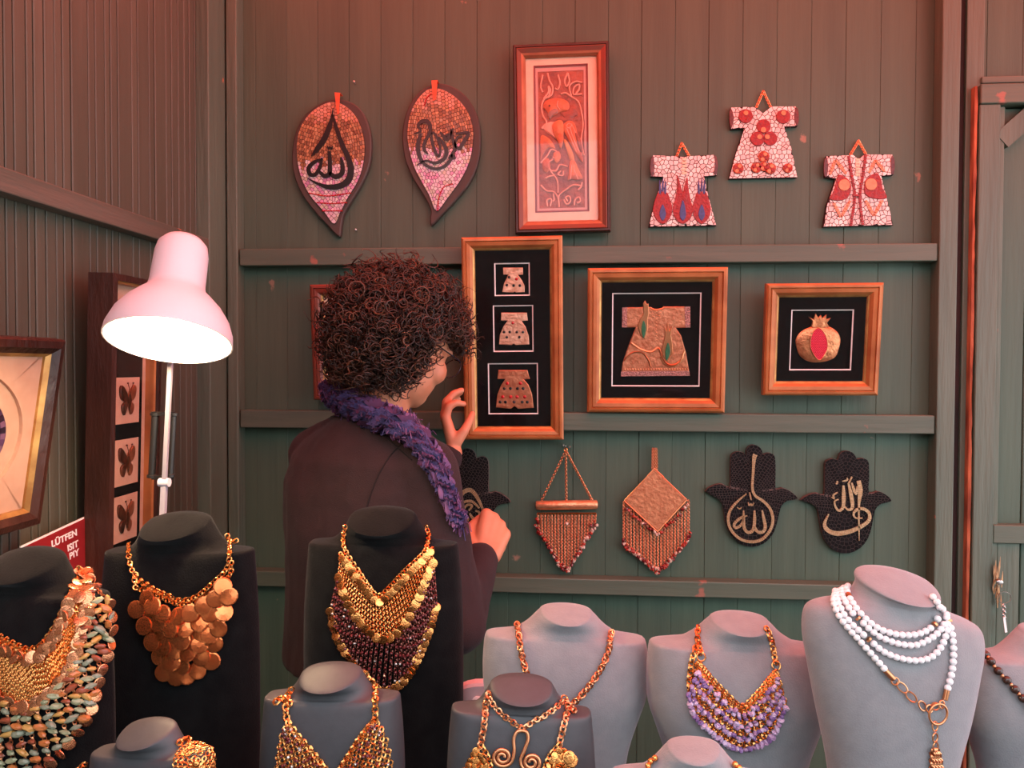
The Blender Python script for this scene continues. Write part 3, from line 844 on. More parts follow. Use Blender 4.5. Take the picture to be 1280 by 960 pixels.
for zc in zs_:
    rect_panel(tB, 'card', .086, .090, -.0265, .001, m_tan).matrix_local = TOF @ Matrix.Translation((0.0, -.0265, zc))
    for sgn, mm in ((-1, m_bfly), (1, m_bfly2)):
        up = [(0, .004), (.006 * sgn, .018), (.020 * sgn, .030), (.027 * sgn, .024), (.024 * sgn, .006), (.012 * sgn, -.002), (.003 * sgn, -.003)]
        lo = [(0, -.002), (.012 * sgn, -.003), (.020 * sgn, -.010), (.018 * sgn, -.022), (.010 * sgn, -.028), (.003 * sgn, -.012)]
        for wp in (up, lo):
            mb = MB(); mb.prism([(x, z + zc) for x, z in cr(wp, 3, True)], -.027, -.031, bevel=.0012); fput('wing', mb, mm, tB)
    mb = MB(); mb.tube([(0, -.032, zc - .020), (0, -.034, zc), (0, -.033, zc + .012)], [.001, .003, .002], 6)
    for s in (-1, 1): mb.tube([(0, -.033, zc + .010), (.004 * s, -.034, zc + .024), (.009 * s, -.034, zc + .034)], .0007, 4); mb.sphere((.009 * s, -.034, zc + .034), .002, 6, 4)
    fput('insect_body', mb, m_bfly, tB, True)
rect_panel(tB, 'glass', wB - .03, hh_ - .03, -.040, .0012, glass_mat())

# oval mat frame
yA1 = WX(85, 424, XF + .078).y; yA0 = yA1 - .40
ycA = (yA0 + yA1) / 2
zA0, zA1 = WX(45, 652, XF + .02).z, WX(85, 424, XF + .06).z
tA = thing('picture_frame', left_frame_matrix((yA0 + yA1) / 2, (zA0 + zA1) / 2, XF + .0285, R(9)), 'dark frame with cream oval mat around a purple mosaic, nearest on the side wall', 'picture frame')
wA, hA = yA1 - yA0, (zA1 - zA0) * 1.02
moulding(tA, wA, hA, [(0, 0), (0, .020), (.003, .024), (.014, .026), (.024, .018), (.0245, 0)], m_frame_dark)
moulding(tA, wA - .048, hA - .048, [(0, .004), (0, .018), (.006, .012), (.0065, .004)], m_frame_gold, 'gold_lip')
iwA, ihA = wA - .05, hA - .05
rect_panel(tA, 'backing', iwA, ihA, -.002, .002, m_tan)
def oval(cx, cz, a, b, n=48): return [(cx + a * math.cos(2 * math.pi * k / n), cz + b * math.sin(2 * math.pi * k / n)) for k in range(n)]
oa, ob = WX(34, 530, XF + .045).y - ycA, ihA * .42
ma = WX(15, 530, XF + .045).y - ycA
mb = MB()   # oval cut mat: ring between rectangle and oval, in four quadrant strips
n = 48; O = oval(0, 0, oa, ob, n); Rr = []
for k in range(n):
    c, s = math.cos(2 * math.pi * k / n), math.sin(2 * math.pi * k / n)
    f = min(iwA / 2 / max(abs(c), 1e-6), ihA / 2 / max(abs(s), 1e-6)); Rr.append((c * f, s * f))
for q in range(4):
    a = (q * 2 + 1) * n // 8
    Rr[a] = ((iwA / 2) * (1 if q in (0, 3) else -1), (ihA / 2) * (1 if q in (0, 1) else -1))
vs = [(x, -.008, z) for x, z in O] + [(x, -.008, z) for x, z in Rr] + [(x, -.002, z) for x, z in O]
fs = [(k, (k + 1) % n, n + (k + 1) % n, n + k) for k in range(n)] + [(k, 2 * n + k, 2 * n + (k + 1) % n, (k + 1) % n) for k in range(n)]
mb.add(vs, fs); fput('oval_mat', mb, m_tan, tA)
mb = MB(); mb.prism(oval(0, 0, ma, ob * .72), -.002, -.007, bevel=.001); fput('medallion', mb, mat('purple_mosaic_bed', srgb(60, 40, 62), rough=.6), tA)
mb = MB()
rnd = random.Random(4)
for rr in range(1, 9):
    nn = int(6 * rr)
    for k in range(nn):
        a = 2 * math.pi * (k + .5 * (rr % 2)) / nn
        mb.box((ma * .115 * rr * math.cos(a), -.0078, ob * .083 * rr * math.sin(a)), (.009, .002, .009), rot=Matrix.Rotation(-a, 3, 'Y'), col=rnd.choice([srgb(90, 60, 92), srgb(70, 46, 70), srgb(120, 84, 110), srgb(50, 36, 52)]))
o = fput('mosaic_tile', mb, m_tile, tA); o['kind'] = 'stuff'
rect_panel(tA, 'glass', iwA, ihA, -.0125, .0012, glass_mat())

# red notice
a = WX(26, 683, XF + .004); ph_ = R(5.5)
u = Vector((0, math.cos(ph_), math.sin(ph_))); v = Vector((0, -math.sin(ph_), math.cos(ph_))); n_ = Vector((1, 0, 0))
SM = mat_from(u, v, n_, a)
sg = thing('notice_sign', SM, 'dark red notice with white lettering and white border on the side wall', 'sign')
m_sred = mat('dark_red_card', srgb(142, 26, 30), srgb(128, 22, 26), scale=20, rough=0.5)
SW, SH = .22, .16
mb = MB(); mb.box((SW / 2, .001, -SH / 2), (SW, .002, SH)); fput('border', mb, m_white, sg)
mb = MB(); mb.box((SW / 2, -.0006, -SH / 2), (SW - .006, .0012, SH - .006)); fput('card', mb, m_sred, sg)
def text_part(body, size, x, z, parent, m, y=-.0013, align='LEFT'):
    cu = bpy.data.curves.new('lettering', 'FONT'); cu.body = body; cu.size = size; cu.extrude = .0002; cu.align_x = align
    cu.offset = size * .03
    ob = bpy.data.objects.new('lettering', cu); C.objects.link(ob)
    dg = bpy.context.evaluated_depsgraph_get(); me = bpy.data.meshes.new_from_object(ob.evaluated_get(dg))
    bpy.data.objects.remove(ob); me.materials.clear(); me.materials.append(m)
    return put('lettering', me, parent, Matrix.Translation((x, z, -y)))
Mi = SM.inverted()
def on_sign(px, py):
    d_ = ray(px, py); q = Mi @ (CAM + d_ * ((a - CAM).dot(n_) / d_.dot(n_))); return q.x, q.y
for word, (px, py) in (('LÜTFEN', (63.5, 684.5)), ('ISIT', (83.5, 689.5)), ('PIY', (86, 699.5))):
    x, z = on_sign(px, py); text_part(word, .0165, x, z, sg, m_white).matrix_local = Matrix.Translation((x, z, .0013)) @ Matrix.Diagonal((1.2, 1, 1, 1))
# ================================================================== MOSAICS
def clip_half(poly, px, py, nx, ny):                # keep (p - (px,py)) . n <= 0
    out = []; n = len(poly)
    for i in range(n):
        a, b = poly[i], poly[(i + 1) % n]
        da = (a[0] - px) * nx + (a[1] - py) * ny; db = (b[0] - px) * nx + (b[1] - py) * ny
        if da <= 0: out.append(a)
        if (da < 0 < db) or (db < 0 < da):
            t = da / (da - db); out.append((a[0] + (b[0] - a[0]) * t, a[1] + (b[1] - a[1]) * t))
    return out
def mosaic(mb, poly, seeds, gap, y, hgt, colf, rnd, size):
    """Voronoi tiles of the seeds, cut to the outline; each a raised chip with its own edges"""
    if sum(poly[i][0] * poly[(i + 1) % len(poly)][1] - poly[(i + 1) % len(poly)][0] * poly[i][1] for i in range(len(poly))) < 0: poly = poly[::-1]
    S = np.array(seeds)
    inner = offset_poly(poly, -gap)
    for i, s in enumerate(seeds):
        d = S - S[i]; dd = (d ** 2).sum(1); nb = np.argsort(dd)[1:13]
        w = size * 1.3
        cell = [(s[0] - w, s[1] - w), (s[0] + w, s[1] - w), (s[0] + w, s[1] + w), (s[0] - w, s[1] + w)]
        for j in nb:
            dx, dy = d[j]; l = math.sqrt(dd[j])
            if l < 1e-9: continue
            k = 0.5 - gap / l
            cell = clip_half(cell, s[0] + dx * k, s[1] + dy * k, dx / l, dy / l)
            if len(cell) < 3: break
        if len(cell) < 3: continue
        allin = all(inpoly(p, inner) for p in cell)
        if not allin:
            res = inner                              # outline cut by the (convex) cell
            n = len(cell)
            for q in range(n):
                a, b = cell[q], cell[(q + 1) % n]
                ex, ey = b[0] - a[0], b[1] - a[1]; l = math.hypot(ex, ey)
                if l < 1e-9: continue
                res = clip_half(res, a[0], a[1], ey / l, -ex / l)
                if len(res) < 3: break
            cell = res
        if len(cell) < 3: continue
        ar = abs(sum(cell[q][0] * cell[(q + 1) % len(cell)][1] - cell[(q + 1) % len(cell)][0] * cell[q][1] for q in range(len(cell)))) / 2
        if ar < size * size * .06: continue
        cx = sum(p[0] for p in cell) / len(cell); cz = sum(p[1] for p in cell) / len(cell)
        col = colf(cx, cz)
        if col is None: continue
        tx, tz = rnd.uniform(-.05, .05), rnd.uniform(-.05, .05)
        n = len(cell)
        vs = [(p[0], y, p[1]) for p in cell] + [(p[0], y - hgt + (p[0] - cx) * tx + (p[1] - cz) * tz, p[1]) for p in cell]
        fs = [(q, (q + 1) % n, n + (q + 1) % n, n + q) for q in range(n)] + [list(range(n, 2 * n))]
        mb.add(vs, fs, 0, col)
def vary(c, rnd, a=.18):
    k = 1 + rnd.uniform(-a, a); return (min(1, c[0] * k), min(1, c[1] * k), min(1, c[2] * k))
def ring_seeds(poly, c, step, rnd, jit=.12):
    out = []; rmax = 1.0
    L_ = sum(math.dist(poly[i], poly[(i + 1) % len(poly)]) for i in range(len(poly)))
    rad = L_ / 6.0
    n = int(rad / step); closed = poly + [poly[0]]
    for k in range(n):
        s = 1 - (k + .5) / n
        q = [(c[0] + (x - c[0]) * s, c[1] + (z - c[1]) * s) for x, z in closed]
        pts = resample(q, step * 1.15)
        for p in pts[:-1]: out.append((p[0] + rnd.uniform(-jit, jit) * step, p[1] + rnd.uniform(-jit, jit) * step))
    return out
def grid_seeds(poly, step, rnd, jit):
    xs, zs = [p[0] for p in poly], [p[1] for p in poly]
    out = []; z = min(zs) - step; r_ = 0
    while z < max(zs) + step:
        x = min(xs) - step + (r_ % 2) * step * .5
        while x < max(xs) + step:
            out.append((x + rnd.uniform(-jit, jit) * step, z + rnd.uniform(-jit, jit) * step)); x += step
        z += step; r_ += 1
    return out
def ribbon(mb, pts, widths, y, hgt, mi=0, cut=None, col=None):
    """flat raised stroke along 2D points; cut = tile length to break it into chips"""
    P = cr(pts, 8); n = len(P)
    ws = np.interp(np.linspace(0, 1, n), np.linspace(0, 1, len(widths)), widths)
    if cut:
        Q = resample(P, cut); n2 = len(Q); ws = np.interp(np.linspace(0, 1, n2), np.linspace(0, 1, n), ws); P = Q; n = n2
    Lf, Rt = [], []
    for i in range(n):
        a, b = P[max(i - 1, 0)], P[min(i + 1, n - 1)]
        dx, dz = b[0] - a[0], b[1] - a[1]; l = math.hypot(dx, dz) or 1
        nx, nz = -dz / l, dx / l
        Lf.append((P[i][0] + nx * ws[i] / 2, P[i][1] + nz * ws[i] / 2)); Rt.append((P[i][0] - nx * ws[i] / 2, P[i][1] - nz * ws[i] / 2))
    def quad(a, b, c, d):
        vs = [(p[0], y, p[1]) for p in (a, b, c, d)] + [(p[0], y - hgt, p[1]) for p in (a, b, c, d)]
        mb.add(vs, [(4, 5, 6, 7), (0, 1, 5, 4), (1, 2, 6, 5), (2, 3, 7, 6), (3, 0, 4, 7)], mi, col)
    if cut:
        g = .08
        for i in range(n - 1):
            lerp = lambda p, q, t: (p[0] + (q[0] - p[0]) * t, p[1] + (q[1] - p[1]) * t)
            quad(lerp(Rt[i], Rt[i + 1], g), lerp(Rt[i], Rt[i + 1], 1 - g), lerp(Lf[i], Lf[i + 1], 1 - g), lerp(Lf[i], Lf[i + 1], g))
    else:
        vs = []
        for i in range(n): vs += [(Rt[i][0], y, Rt[i][1]), (Rt[i][0], y - hgt, Rt[i][1]), (Lf[i][0], y - hgt, Lf[i][1]), (Lf[i][0], y, Lf[i][1])]
        fs = []
        for i in range(n - 1):
            for k in range(3): fs.append((i * 4 + k, (i + 1) * 4 + k, (i + 1) * 4 + k + 1, i * 4 + k + 1))
        fs += [(0, 1, 2, 3), ((n - 1) * 4 + 3, (n - 1) * 4 + 2, (n - 1) * 4 + 1, (n - 1) * 4)]
        mb.add(vs, fs, mi, col)

# ---- leaf plaques
def leaf(org, sc, board, tiles, strokes, label, seams, strap, seed):
    Z = lambda pts: [(org[0] + a / sc[0], org[1] + b / sc[1]) for a, b in pts]
    yb_ = YB - .001
    B = XZ(cr(Z(board), 4, True), yb_ - .018); T = XZ(cr(Z(tiles), 4, True), yb_ - .022)
    base = W(*Z([board[0]])[0], yb_)
    cx = sum(p[0] for p in B) / len(B); cz = min(p[1] for p in B)
    t = thing('leaf_plaque', (cx, yb_, cz), label, 'wall plaque', 'leaf shaped mosaic plaques')
    mb = MB(); mb.prism(B, yb_, yb_ - .018, bevel=.003); putw('board', mb, m_board, t)
    mb = MB(); mb.prism(T, yb_ - .0181, yb_ - .0205); putw('grout', mb, m_grout, t)
    rnd = random.Random(seed)
    c = (sum(p[0] for p in T) / len(T), sum(p[1] for p in T) / len(T) + .02)
    zmin, zmax = min(p[1] for p in T), max(p[1] for p in T)
    top = [srgb(172, 124, 88), srgb(152, 106, 76), srgb(186, 138, 100), srgb(136, 94, 70)]
    top2 = [srgb(200, 134, 108), srgb(206, 150, 126)]
    bot = [srgb(226, 190, 204), srgb(214, 196, 204), srgb(228, 214, 214), srgb(206, 150, 184), srgb(198, 186, 172)]
    def colf(x, z):
        f = (z - zmin) / (zmax - zmin)
        f += rnd.uniform(-.05, .05)
        if f > .86: return vary(rnd.choice(top2), rnd)
        if f > .50: return vary(rnd.choice(top), rnd)
        return vary(rnd.choice(bot), rnd, .12)
    mb = MB(); mosaic(mb, T, ring_seeds(T, c, .0088, rnd), .0006, yb_ - .0205, .0026, colf, rnd, .0105)
    o = putw('mosaic_tile', mb, m_tile, t); o['kind'] = 'stuff'
    mb = MB(); k = (W(org[0] + 1, 200, yb_ - .02) - W(org[0], 200, yb_ - .02)).x / sc[0]
    for st, ws in strokes: ribbon(mb, XZ(Z(st), yb_ - .024), [w_ * k * 1.15 for w_ in ws], yb_ - .022, .0035)
    putw('calligraphy', mb, m_glossblack, t)
    mb = MB()
    for st in seams:
        P = resample(cr(XZ(Z(st), yb_ - .024), 6), .0045)
        for p in P: mb.sphere((p[0], yb_ - .0238, p[1]), .0021, 6, 4)
    putw('bead_line', mb, m_gemred, t, True)
    mb = MB()
    S = [W(*p, yb_ - .026) for p in Z(strap)]
    mb.add([S[0] + Vector((0, .022, 0)), S[1] + Vector((0, .022, 0)), S[0], S[1], S[2], S[3]], [(0, 1, 3, 2), (2, 3, 4, 5)])
    ob_ = putw('leather_strap', mb, mat('orange_leather_strap', srgb(226, 100, 62), srgb(204, 82, 50), scale=40, rough=.5), t)
    md = ob_.modifiers.new('thick', 'SOLIDIFY'); md.thickness = .0018
    return t
leaf((360, 110), (5.055, 5.053),
     [(300, 70), (400, 90), (470, 150), (512, 250), (526, 360), (512, 490), (462, 610), (395, 720), (350, 800), (335, 870), (322, 938), (250, 870), (150, 760), (75, 650), (32, 530), (24, 420), (44, 290), (100, 180), (190, 105)],
     [(285, 88), (350, 105), (420, 165), (465, 255), (485, 370), (475, 480), (440, 590), (380, 690), (335, 775), (292, 858), (230, 785), (140, 680), (85, 570), (60, 460), (55, 360), (75, 260), (130, 170), (210, 110)],
     [([(285, 128), (278, 180), (262, 245), (225, 330), (185, 385), (148, 432)], [2, 10, 26, 30, 26, 6]),
      ([(283, 170), (305, 250), (340, 350), (380, 440), (398, 515), (380, 585), (320, 622), (250, 625), (180, 600), (122, 568)], [10, 20, 24, 28, 34, 36, 30, 24, 12, 3]),
      ([(212, 450), (165, 470), (132, 505), (140, 545), (175, 545), (205, 490), (215, 440)], [10, 20, 22, 22, 20, 16, 10]),
      ([(200, 530), (232, 556), (262, 540), (265, 470), (262, 400)], [16, 24, 24, 22, 16]),
      ([(262, 535), (300, 560), (340, 540), (345, 490), (335, 440)], [18, 26, 26, 22, 12]),
      ([(250, 365), (256, 385), (266, 372), (274, 386), (282, 366)], [6, 8, 8, 8, 6])],
     'leaf shaped mosaic plaque with a teardrop of black calligraphy and three red bead rows',
     [[(135, 665), (250, 682), (395, 664)], [(185, 724), (270, 730), (368, 724)], [(220, 776), (340, 776)]],
     [(294, 32), (330, 34), (322, 168), (312, 165)], 1)
leaf((500, 90), (4.925, 4.923),
     [(225, 70), (330, 92), (420, 165), (480, 280), (496, 410), (482, 550), (432, 675), (345, 785), (255, 880), (194, 942), (184, 900), (188, 850), (150, 770), (82, 660), (32, 545), (14, 430), (20, 320), (52, 215), (120, 120)],
     [(215, 100), (280, 115), (360, 170), (420, 250), (450, 350), (448, 450), (425, 560), (370, 670), (290, 780), (225, 856), (180, 760), (130, 670), (85, 580), (55, 470), (45, 380), (60, 270), (100, 180), (160, 115)],
     [([(88, 380), (128, 362), (112, 330), (135, 305), (168, 305), (188, 335), (180, 380), (155, 425), (148, 475), (172, 505)], [4, 10, 14, 20, 22, 18, 16, 16, 18, 8]),
      ([(128, 378), (112, 440), (118, 510), (150, 565), (210, 595), (265, 585), (305, 550), (322, 505)], [12, 22, 22, 16, 14, 16, 18, 10]),
      ([(195, 375), (198, 430), (218, 490), (240, 520), (248, 470), (235, 415), (208, 375), (192, 380)], [8, 16, 16, 12, 12, 14, 12, 8]),
      ([(238, 400), (268, 440), (286, 490), (270, 535), (215, 560), (160, 545), (105, 572)], [8, 18, 22, 18, 14, 10, 4]),
      ([(248, 370), (285, 412), (305, 395), (328, 345)], [10, 22, 18, 6]),
      ([(312, 350), (322, 400), (338, 470), (300, 530)], [8, 16, 18, 8]),
      ([(345, 380), (420, 376), (395, 425), (365, 470), (340, 450), (352, 405), (385, 395)], [8, 18, 18, 16, 12, 12, 8]),
      ([(318, 528), (342, 520)], [22, 22]), ([(278, 395), (300, 380)], [12, 10])],
     'leaf shaped mosaic plaque with swan-like black calligraphy, pink lower half',
     [[(232, 850), (238, 780), (268, 710), (320, 690)], [(150, 205), (165, 160), (190, 135)]],
     [(194, 56), (232, 54), (222, 170), (204, 180)], 2)

# ---- three mosaic kaftans
Z5 = lambda pts: [(790 + a / 3.657, 90 + b / 3.657) for a, b in pts]
YK = YB - .001
kk = (W(961, 200, YK) - W(960, 200, YK)).x / 3.657
def mkaftan(poly, handle, ends, label, seed):
    P = XZ(Z5(poly), YK - .012)
    t = thing('kaftan_plaque', (sum(p[0] for p in P) / len(P), YK, min(p[1] for p in P)), label, 'wall plaque', 'kaftan shaped mosaic plaques')
    mb = MB(); mb.prism(P, YK, YK - .011, bevel=.001); putw('board', mb, m_grout, t)
    rnd = random.Random(seed)
    cols = [srgb(246, 224, 216), srgb(238, 210, 204), srgb(232, 196, 190), srgb(250, 234, 226)]
    mb = MB(); mosaic(mb, P, grid_seeds(P, .0108, rnd, .42), .0008, YK - .011, .0025, lambda x, z: vary(rnd.choice(cols), rnd, .05), rnd, .0125)
    o = putw('mosaic_tile', mb, m_tile, t); o['kind'] = 'stuff'
    mb = MB()
    H = [W(*p, YK - .006) for p in Z5(handle)]
    for s in range(2):
        seg = resample([tuple(H[s]), tuple(H[s + 1])], .0042)
        for i, p in enumerate(seg):
            mb.ring(p, (0, 1, .3 if i % 2 else -.3), .0026, .0011, 8, 4)
    putw('hanger', mb, m_copper_s, t, True)
    for e in ends:
        mb = MB(); mb.prism(XZ(cr(Z5(e), 4, True), YK - .013), YK - .010, YK - .0145, bevel=.0006); putw('sleeve_end', mb, mat('maroon_sequin', srgb(70, 22, 28), srgb(110, 50, 50), scale=160, rough=.3), t)
    return t
def kpiece(t, name, pts, m, h=.0035, sm=True):
    P = XZ(cr(Z5(pts), 4, True) if sm else Z5(pts), YK - .015)
    mb = MB(); mb.prism(P, YK - .0125, YK - .0125 - h, bevel=.0007); return putw(name, mb, m, t)
def circ(cx, cy, r, n=14): return [(cx + r * math.cos(2 * math.pi * k / n), cy + r * math.sin(2 * math.pi * k / n)) for k in range(n)]
m_kred = mat('red_enamel_tile', srgb(160, 27, 30), srgb(132, 20, 26), scale=120, rough=0.3, bump=.3, bscale=160)
m_kblue = mat('blue_tile', srgb(66, 60, 130), srgb(50, 44, 100), scale=150, rough=0.3)
m_korange = mat('orange_tile', srgb(228, 142, 96), srgb(212, 122, 80), scale=120, rough=0.3)
m_kcopper = mat('copper_rose', srgb(176, 86, 62), srgb(136, 50, 40), scale=120, rough=0.3, metal=.4, bump=.6, bscale=140)
t = mkaftan([(95, 380), (205, 384), (235, 388), (265, 384), (378, 378), (384, 425), (388, 472), (330, 478), (348, 560), (386, 702), (76, 708), (100, 600), (142, 480), (85, 478), (90, 430)],
            [(205, 385), (228, 326), (260, 382)], [[(88, 395), (100, 392), (100, 470), (88, 474), (82, 435)], [(376, 385), (386, 390), (392, 430), (386, 468), (374, 462), (380, 425)]],
            'mosaic kaftan plaque with three red tulips, lowest left of the three', 11)
for cx, w_, tp in ((140, 44, 540), (232, 46, 470), (318, 42, 540)):
    kpiece(t, 'tulip', [(cx, 695), (cx - w_ * .75, 668), (cx - w_, 625), (cx - w_ * .72, 575), (cx - w_ * .45, tp + (40 if tp < 500 else 10)), (cx - 12, 560 if tp > 500 else 560), (cx, 545), (cx + 12, 560), (cx + w_ * .45, tp + (40 if tp < 500 else 10)), (cx + w_ * .72, 575), (cx + w_, 625), (cx + w_ * .75, 668)], m_kred)
    kpiece(t, 'tulip_eye', [(cx, 680), (cx - 15, 650), (cx, 585 if tp < 500 else 605), (cx + 15, 650)], m_kblue, .0045)
    if tp > 500:
        for d in (-12, 0, 12): kpiece(t, 'blue_petal', [(cx + d, 570), (cx + d - 5, 540), (cx + d + (2 if d >= 0 else -2), 480 + abs(d)), (cx + d + 5, 540)], m_kblue, .003)
    else:
        kpiece(t, 'tulip_tip', [(cx - 16, 590), (cx - 24, 520), (cx - 26, 470), (cx - 4, 540), (cx, 580)], m_kred, .004); kpiece(t, 'tulip_tip', [(cx + 16, 590), (cx + 24, 530), (cx + 20, 480), (cx + 4, 540), (cx, 580)], m_kred, .004)
for k in range(5): kpiece(t, 'placket_tile', [(228, 392 + k * 16), (250, 392 + k * 16), (250, 404 + k * 16), (228, 404 + k * 16)], m_cream, .003, False)
t = mkaftan([(452, 162), (560, 158), (598, 188), (638, 157), (750, 157), (756, 200), (757, 248), (696, 250), (728, 345), (756, 482), (443, 488), (468, 390), (514, 256), (452, 262), (447, 210)],
            [(570, 158), (600, 88), (632, 156)], [[(452, 168), (462, 190), (464, 225), (455, 256), (447, 240), (445, 190)], [(750, 162), (760, 180), (762, 225), (752, 244), (742, 215), (742, 185)]],
            'mosaic kaftan plaque with red round flowers, the highest of the three', 12)
for cx, cy, r in ((520, 202, 32), (692, 204, 32), (602, 248, 32), (574, 305, 32), (632, 305, 32)):
    kpiece(t, 'red_flower', circ(cx, cy, r), m_kred)
for cx, cy, r in ((520, 188, 11), (692, 188, 11), (600, 265, 12), (583, 297, 11), (618, 297, 11)): kpiece(t, 'flower_eye', circ(cx, cy, r, 10), m_korange, .0048)
for cx, cy, r in ((602, 388, 26), (485, 442, 25), (712, 440, 22), (568, 438, 24), (632, 442, 26), (600, 432, 22)):
    kpiece(t, 'rose', circ(cx, cy, r, 10), m_kcopper, .0045)
    for q in range(4): kpiece(t, 'rose_petal', circ(cx + r * .5 * math.cos(q * 1.57 + .5), cy + r * .5 * math.sin(q * 1.57 + .5), r * .34, 8), m_korange if q % 2 else m_kred, .0056)
t = mkaftan([(888, 384), (985, 380), (1010, 378), (1035, 400), (1060, 376), (1190, 377), (1194, 425), (1195, 470), (1140, 476), (1160, 560), (1195, 700), (875, 708), (890, 610), (932, 488), (882, 480), (884, 430)],
            [(1000, 376), (1036, 316), (1068, 374)], [[(880, 400), (892, 395), (896, 440), (890, 478), (878, 474), (876, 435)], [(1186, 385), (1198, 395), (1200, 440), (1194, 468), (1184, 462), (1182, 425)]],
            'mosaic kaftan plaque with orange roundels and red stripes, rightmost of the three', 13)
kpiece(t, 'red_shape', [(945, 470), (975, 480), (998, 505), (1000, 545), (985, 575), (950, 588), (905, 580), (925, 540), (932, 505)], m_kred); kpiece(t, 'red_shape', [(1120, 462), (1085, 478), (1064, 505), (1062, 545), (1080, 570), (1120, 580), (1165, 575), (1145, 530), (1140, 495)], m_kred)
kpiece(t, 'orange_roundel', circ(969, 517, 26), m_korange, .005); kpiece(t, 'orange_roundel', circ(1092, 514, 27), m_korange, .005)
for st in ([(990, 383), (1000, 450), (1018, 570), (1000, 705)], [(1068, 378), (1060, 450), (1042, 570), (1055, 700)]):
    mb = MB(); ribbon(mb, XZ(Z5(st), YK - .015), [11 * kk] * 2, YK - .0125, .004, cut=.006); putw('red_stripe', mb, m_kred, t)
kpiece(t, 'clasp', [(1008, 560), (1040, 560), (1040, 570), (1008, 570)], m_kred, .0045, False)
for p in ([(905, 470), (930, 402), (980, 466)], [(1084, 462), (1113, 402), (1155, 455)], [(922, 598), (956, 664), (998, 588)], [(1068, 586), (1106, 658), (1145, 586)]):
    for q in (p[:2], p[1:]):
        mb = MB(); ribbon(mb, XZ(Z5(q), YK - .015), [9 * kk, 15 * kk, 9 * kk], YK - .0125, .0036, cut=.008); putw('orange_chevron', mb, m_korange, t)
for k in range(6): kpiece(t, 'placket_tile', [(1023, 395 + k * 14), (1042, 395 + k * 14), (1042, 406 + k * 14), (1023, 406 + k * 14)], m_cream, .003, False)

# ---- black hamsa hands
Z3 = lambda pts: [(860 + a / 4.571, 540 + b / 4.571) for a, b in pts]
HAM = [(245, 145), (265, 118), (290, 112), (315, 118), (332, 130), (334, 104), (350, 82), (377, 73), (405, 82), (424, 104), (430, 130), (455, 120), (482, 124), (500, 150), (502, 240), (502, 325), (540, 320), (590, 342), (630, 382), (570, 394), (535, 425), (518, 490), (492, 575), (440, 635), (370, 658), (300, 640), (245, 590), (215, 520), (205, 440), (180, 388), (100, 340), (150, 305), (200, 298), (240, 318), (243, 230)]
HAM3 = [(785, 185), (800, 162), (830, 152), (858, 160), (868, 128), (885, 114), (908, 108), (940, 116), (960, 140), (966, 156), (990, 150), (1020, 155), (1036, 182), (1037, 270), (1036, 350), (1085, 340), (1130, 356), (1166, 395), (1105, 412), (1070, 450), (1055, 530), (1030, 610), (985, 665), (920, 695), (850, 685), (800, 645), (768, 580), (752, 490), (735, 435), (700, 408), (645, 390), (700, 356), (745, 350), (780, 358), (783, 270)]
YH = YB - .001
kh = (W(961, 620, YH) - W(960, 620, YH)).x / 4.571
def hamsa(poly, strokes, label, Zf, seed, sheen=False):
    P = XZ(cr(Zf(poly), 2, True), YH - .014)
    t = thing('hamsa_plaque', (sum(p[0] for p in P) / len(P), YH, min(p[1] for p in P)), label, 'wall plaque', 'black hamsa hand plaques')
    mb = MB(); mb.prism(P, YH, YH - .012, bevel=.001); putw('board', mb, mat('black_board', srgb(84, 68, 63), srgb(96, 78, 72), scale=40, rough=.7), t)
    rnd = random.Random(seed)
    c = (sum(p[0] for p in P) / len(P), sum(p[1] for p in P) / len(P) - .02)
    mb = MB(); mosaic(mb, P, ring_seeds(P, c, .0092, rnd, .06), .00045, YH - .012, .0007, lambda x, z: vary((.007, .006, .0065), rnd, .5), rnd, .011)
    o = putw('mosaic_tile', mb, mat('black_mosaic_tile', (1, 1, 1), (.8, .8, .8), scale=90, rough=.55, spec=.12, attr=True), t); o['kind'] = 'stuff'
    mb = MB()
    for st, ws, cut in strokes: ribbon(mb, XZ(Zf(st), YH - .016), [w_ * kh for w_ in ws], YH - .0135, .003, cut=cut)
    putw('calligraphy', mb, m_tile_gold, t)
    return t
CC = .0052
hamsa(HAM, [([(386, 128), (378, 150), (372, 240), (368, 320), (385, 365), (430, 395), (470, 440), (485, 500), (470, 560), (425, 612), (365, 628), (300, 612), (250, 565), (230, 510), (240, 450), (280, 400), (335, 352)], [26, 16, 14, 14, 15, 16, 16, 16, 16, 16, 16, 16, 16, 16, 15, 12, 6], CC),
            ([(318, 448), (318, 500), (322, 550), (345, 575), (372, 560), (380, 510), (380, 448)], [6, 16, 18, 18, 18, 18, 10], CC),
            ([(382, 545), (400, 572), (430, 570), (442, 540), (432, 490), (424, 446)], [14, 18, 18, 18, 16, 8], CC),
            ([(340, 478), (300, 492), (265, 525), (270, 548), (300, 535), (318, 500)], [5, 14, 16, 16, 14, 8], CC), ([(352, 345), (358, 375), (362, 390)], [5, 10, 5], .004),
            ([(345, 402), (350, 422), (362, 408), (366, 424), (378, 404)], [5, 8, 8, 8, 5], .004), ([(280, 430), (296, 440), (306, 430)], [5, 8, 5], .004)],
      'black mosaic hamsa with gold calligraphy inside a round gold drop', Z3, 21)
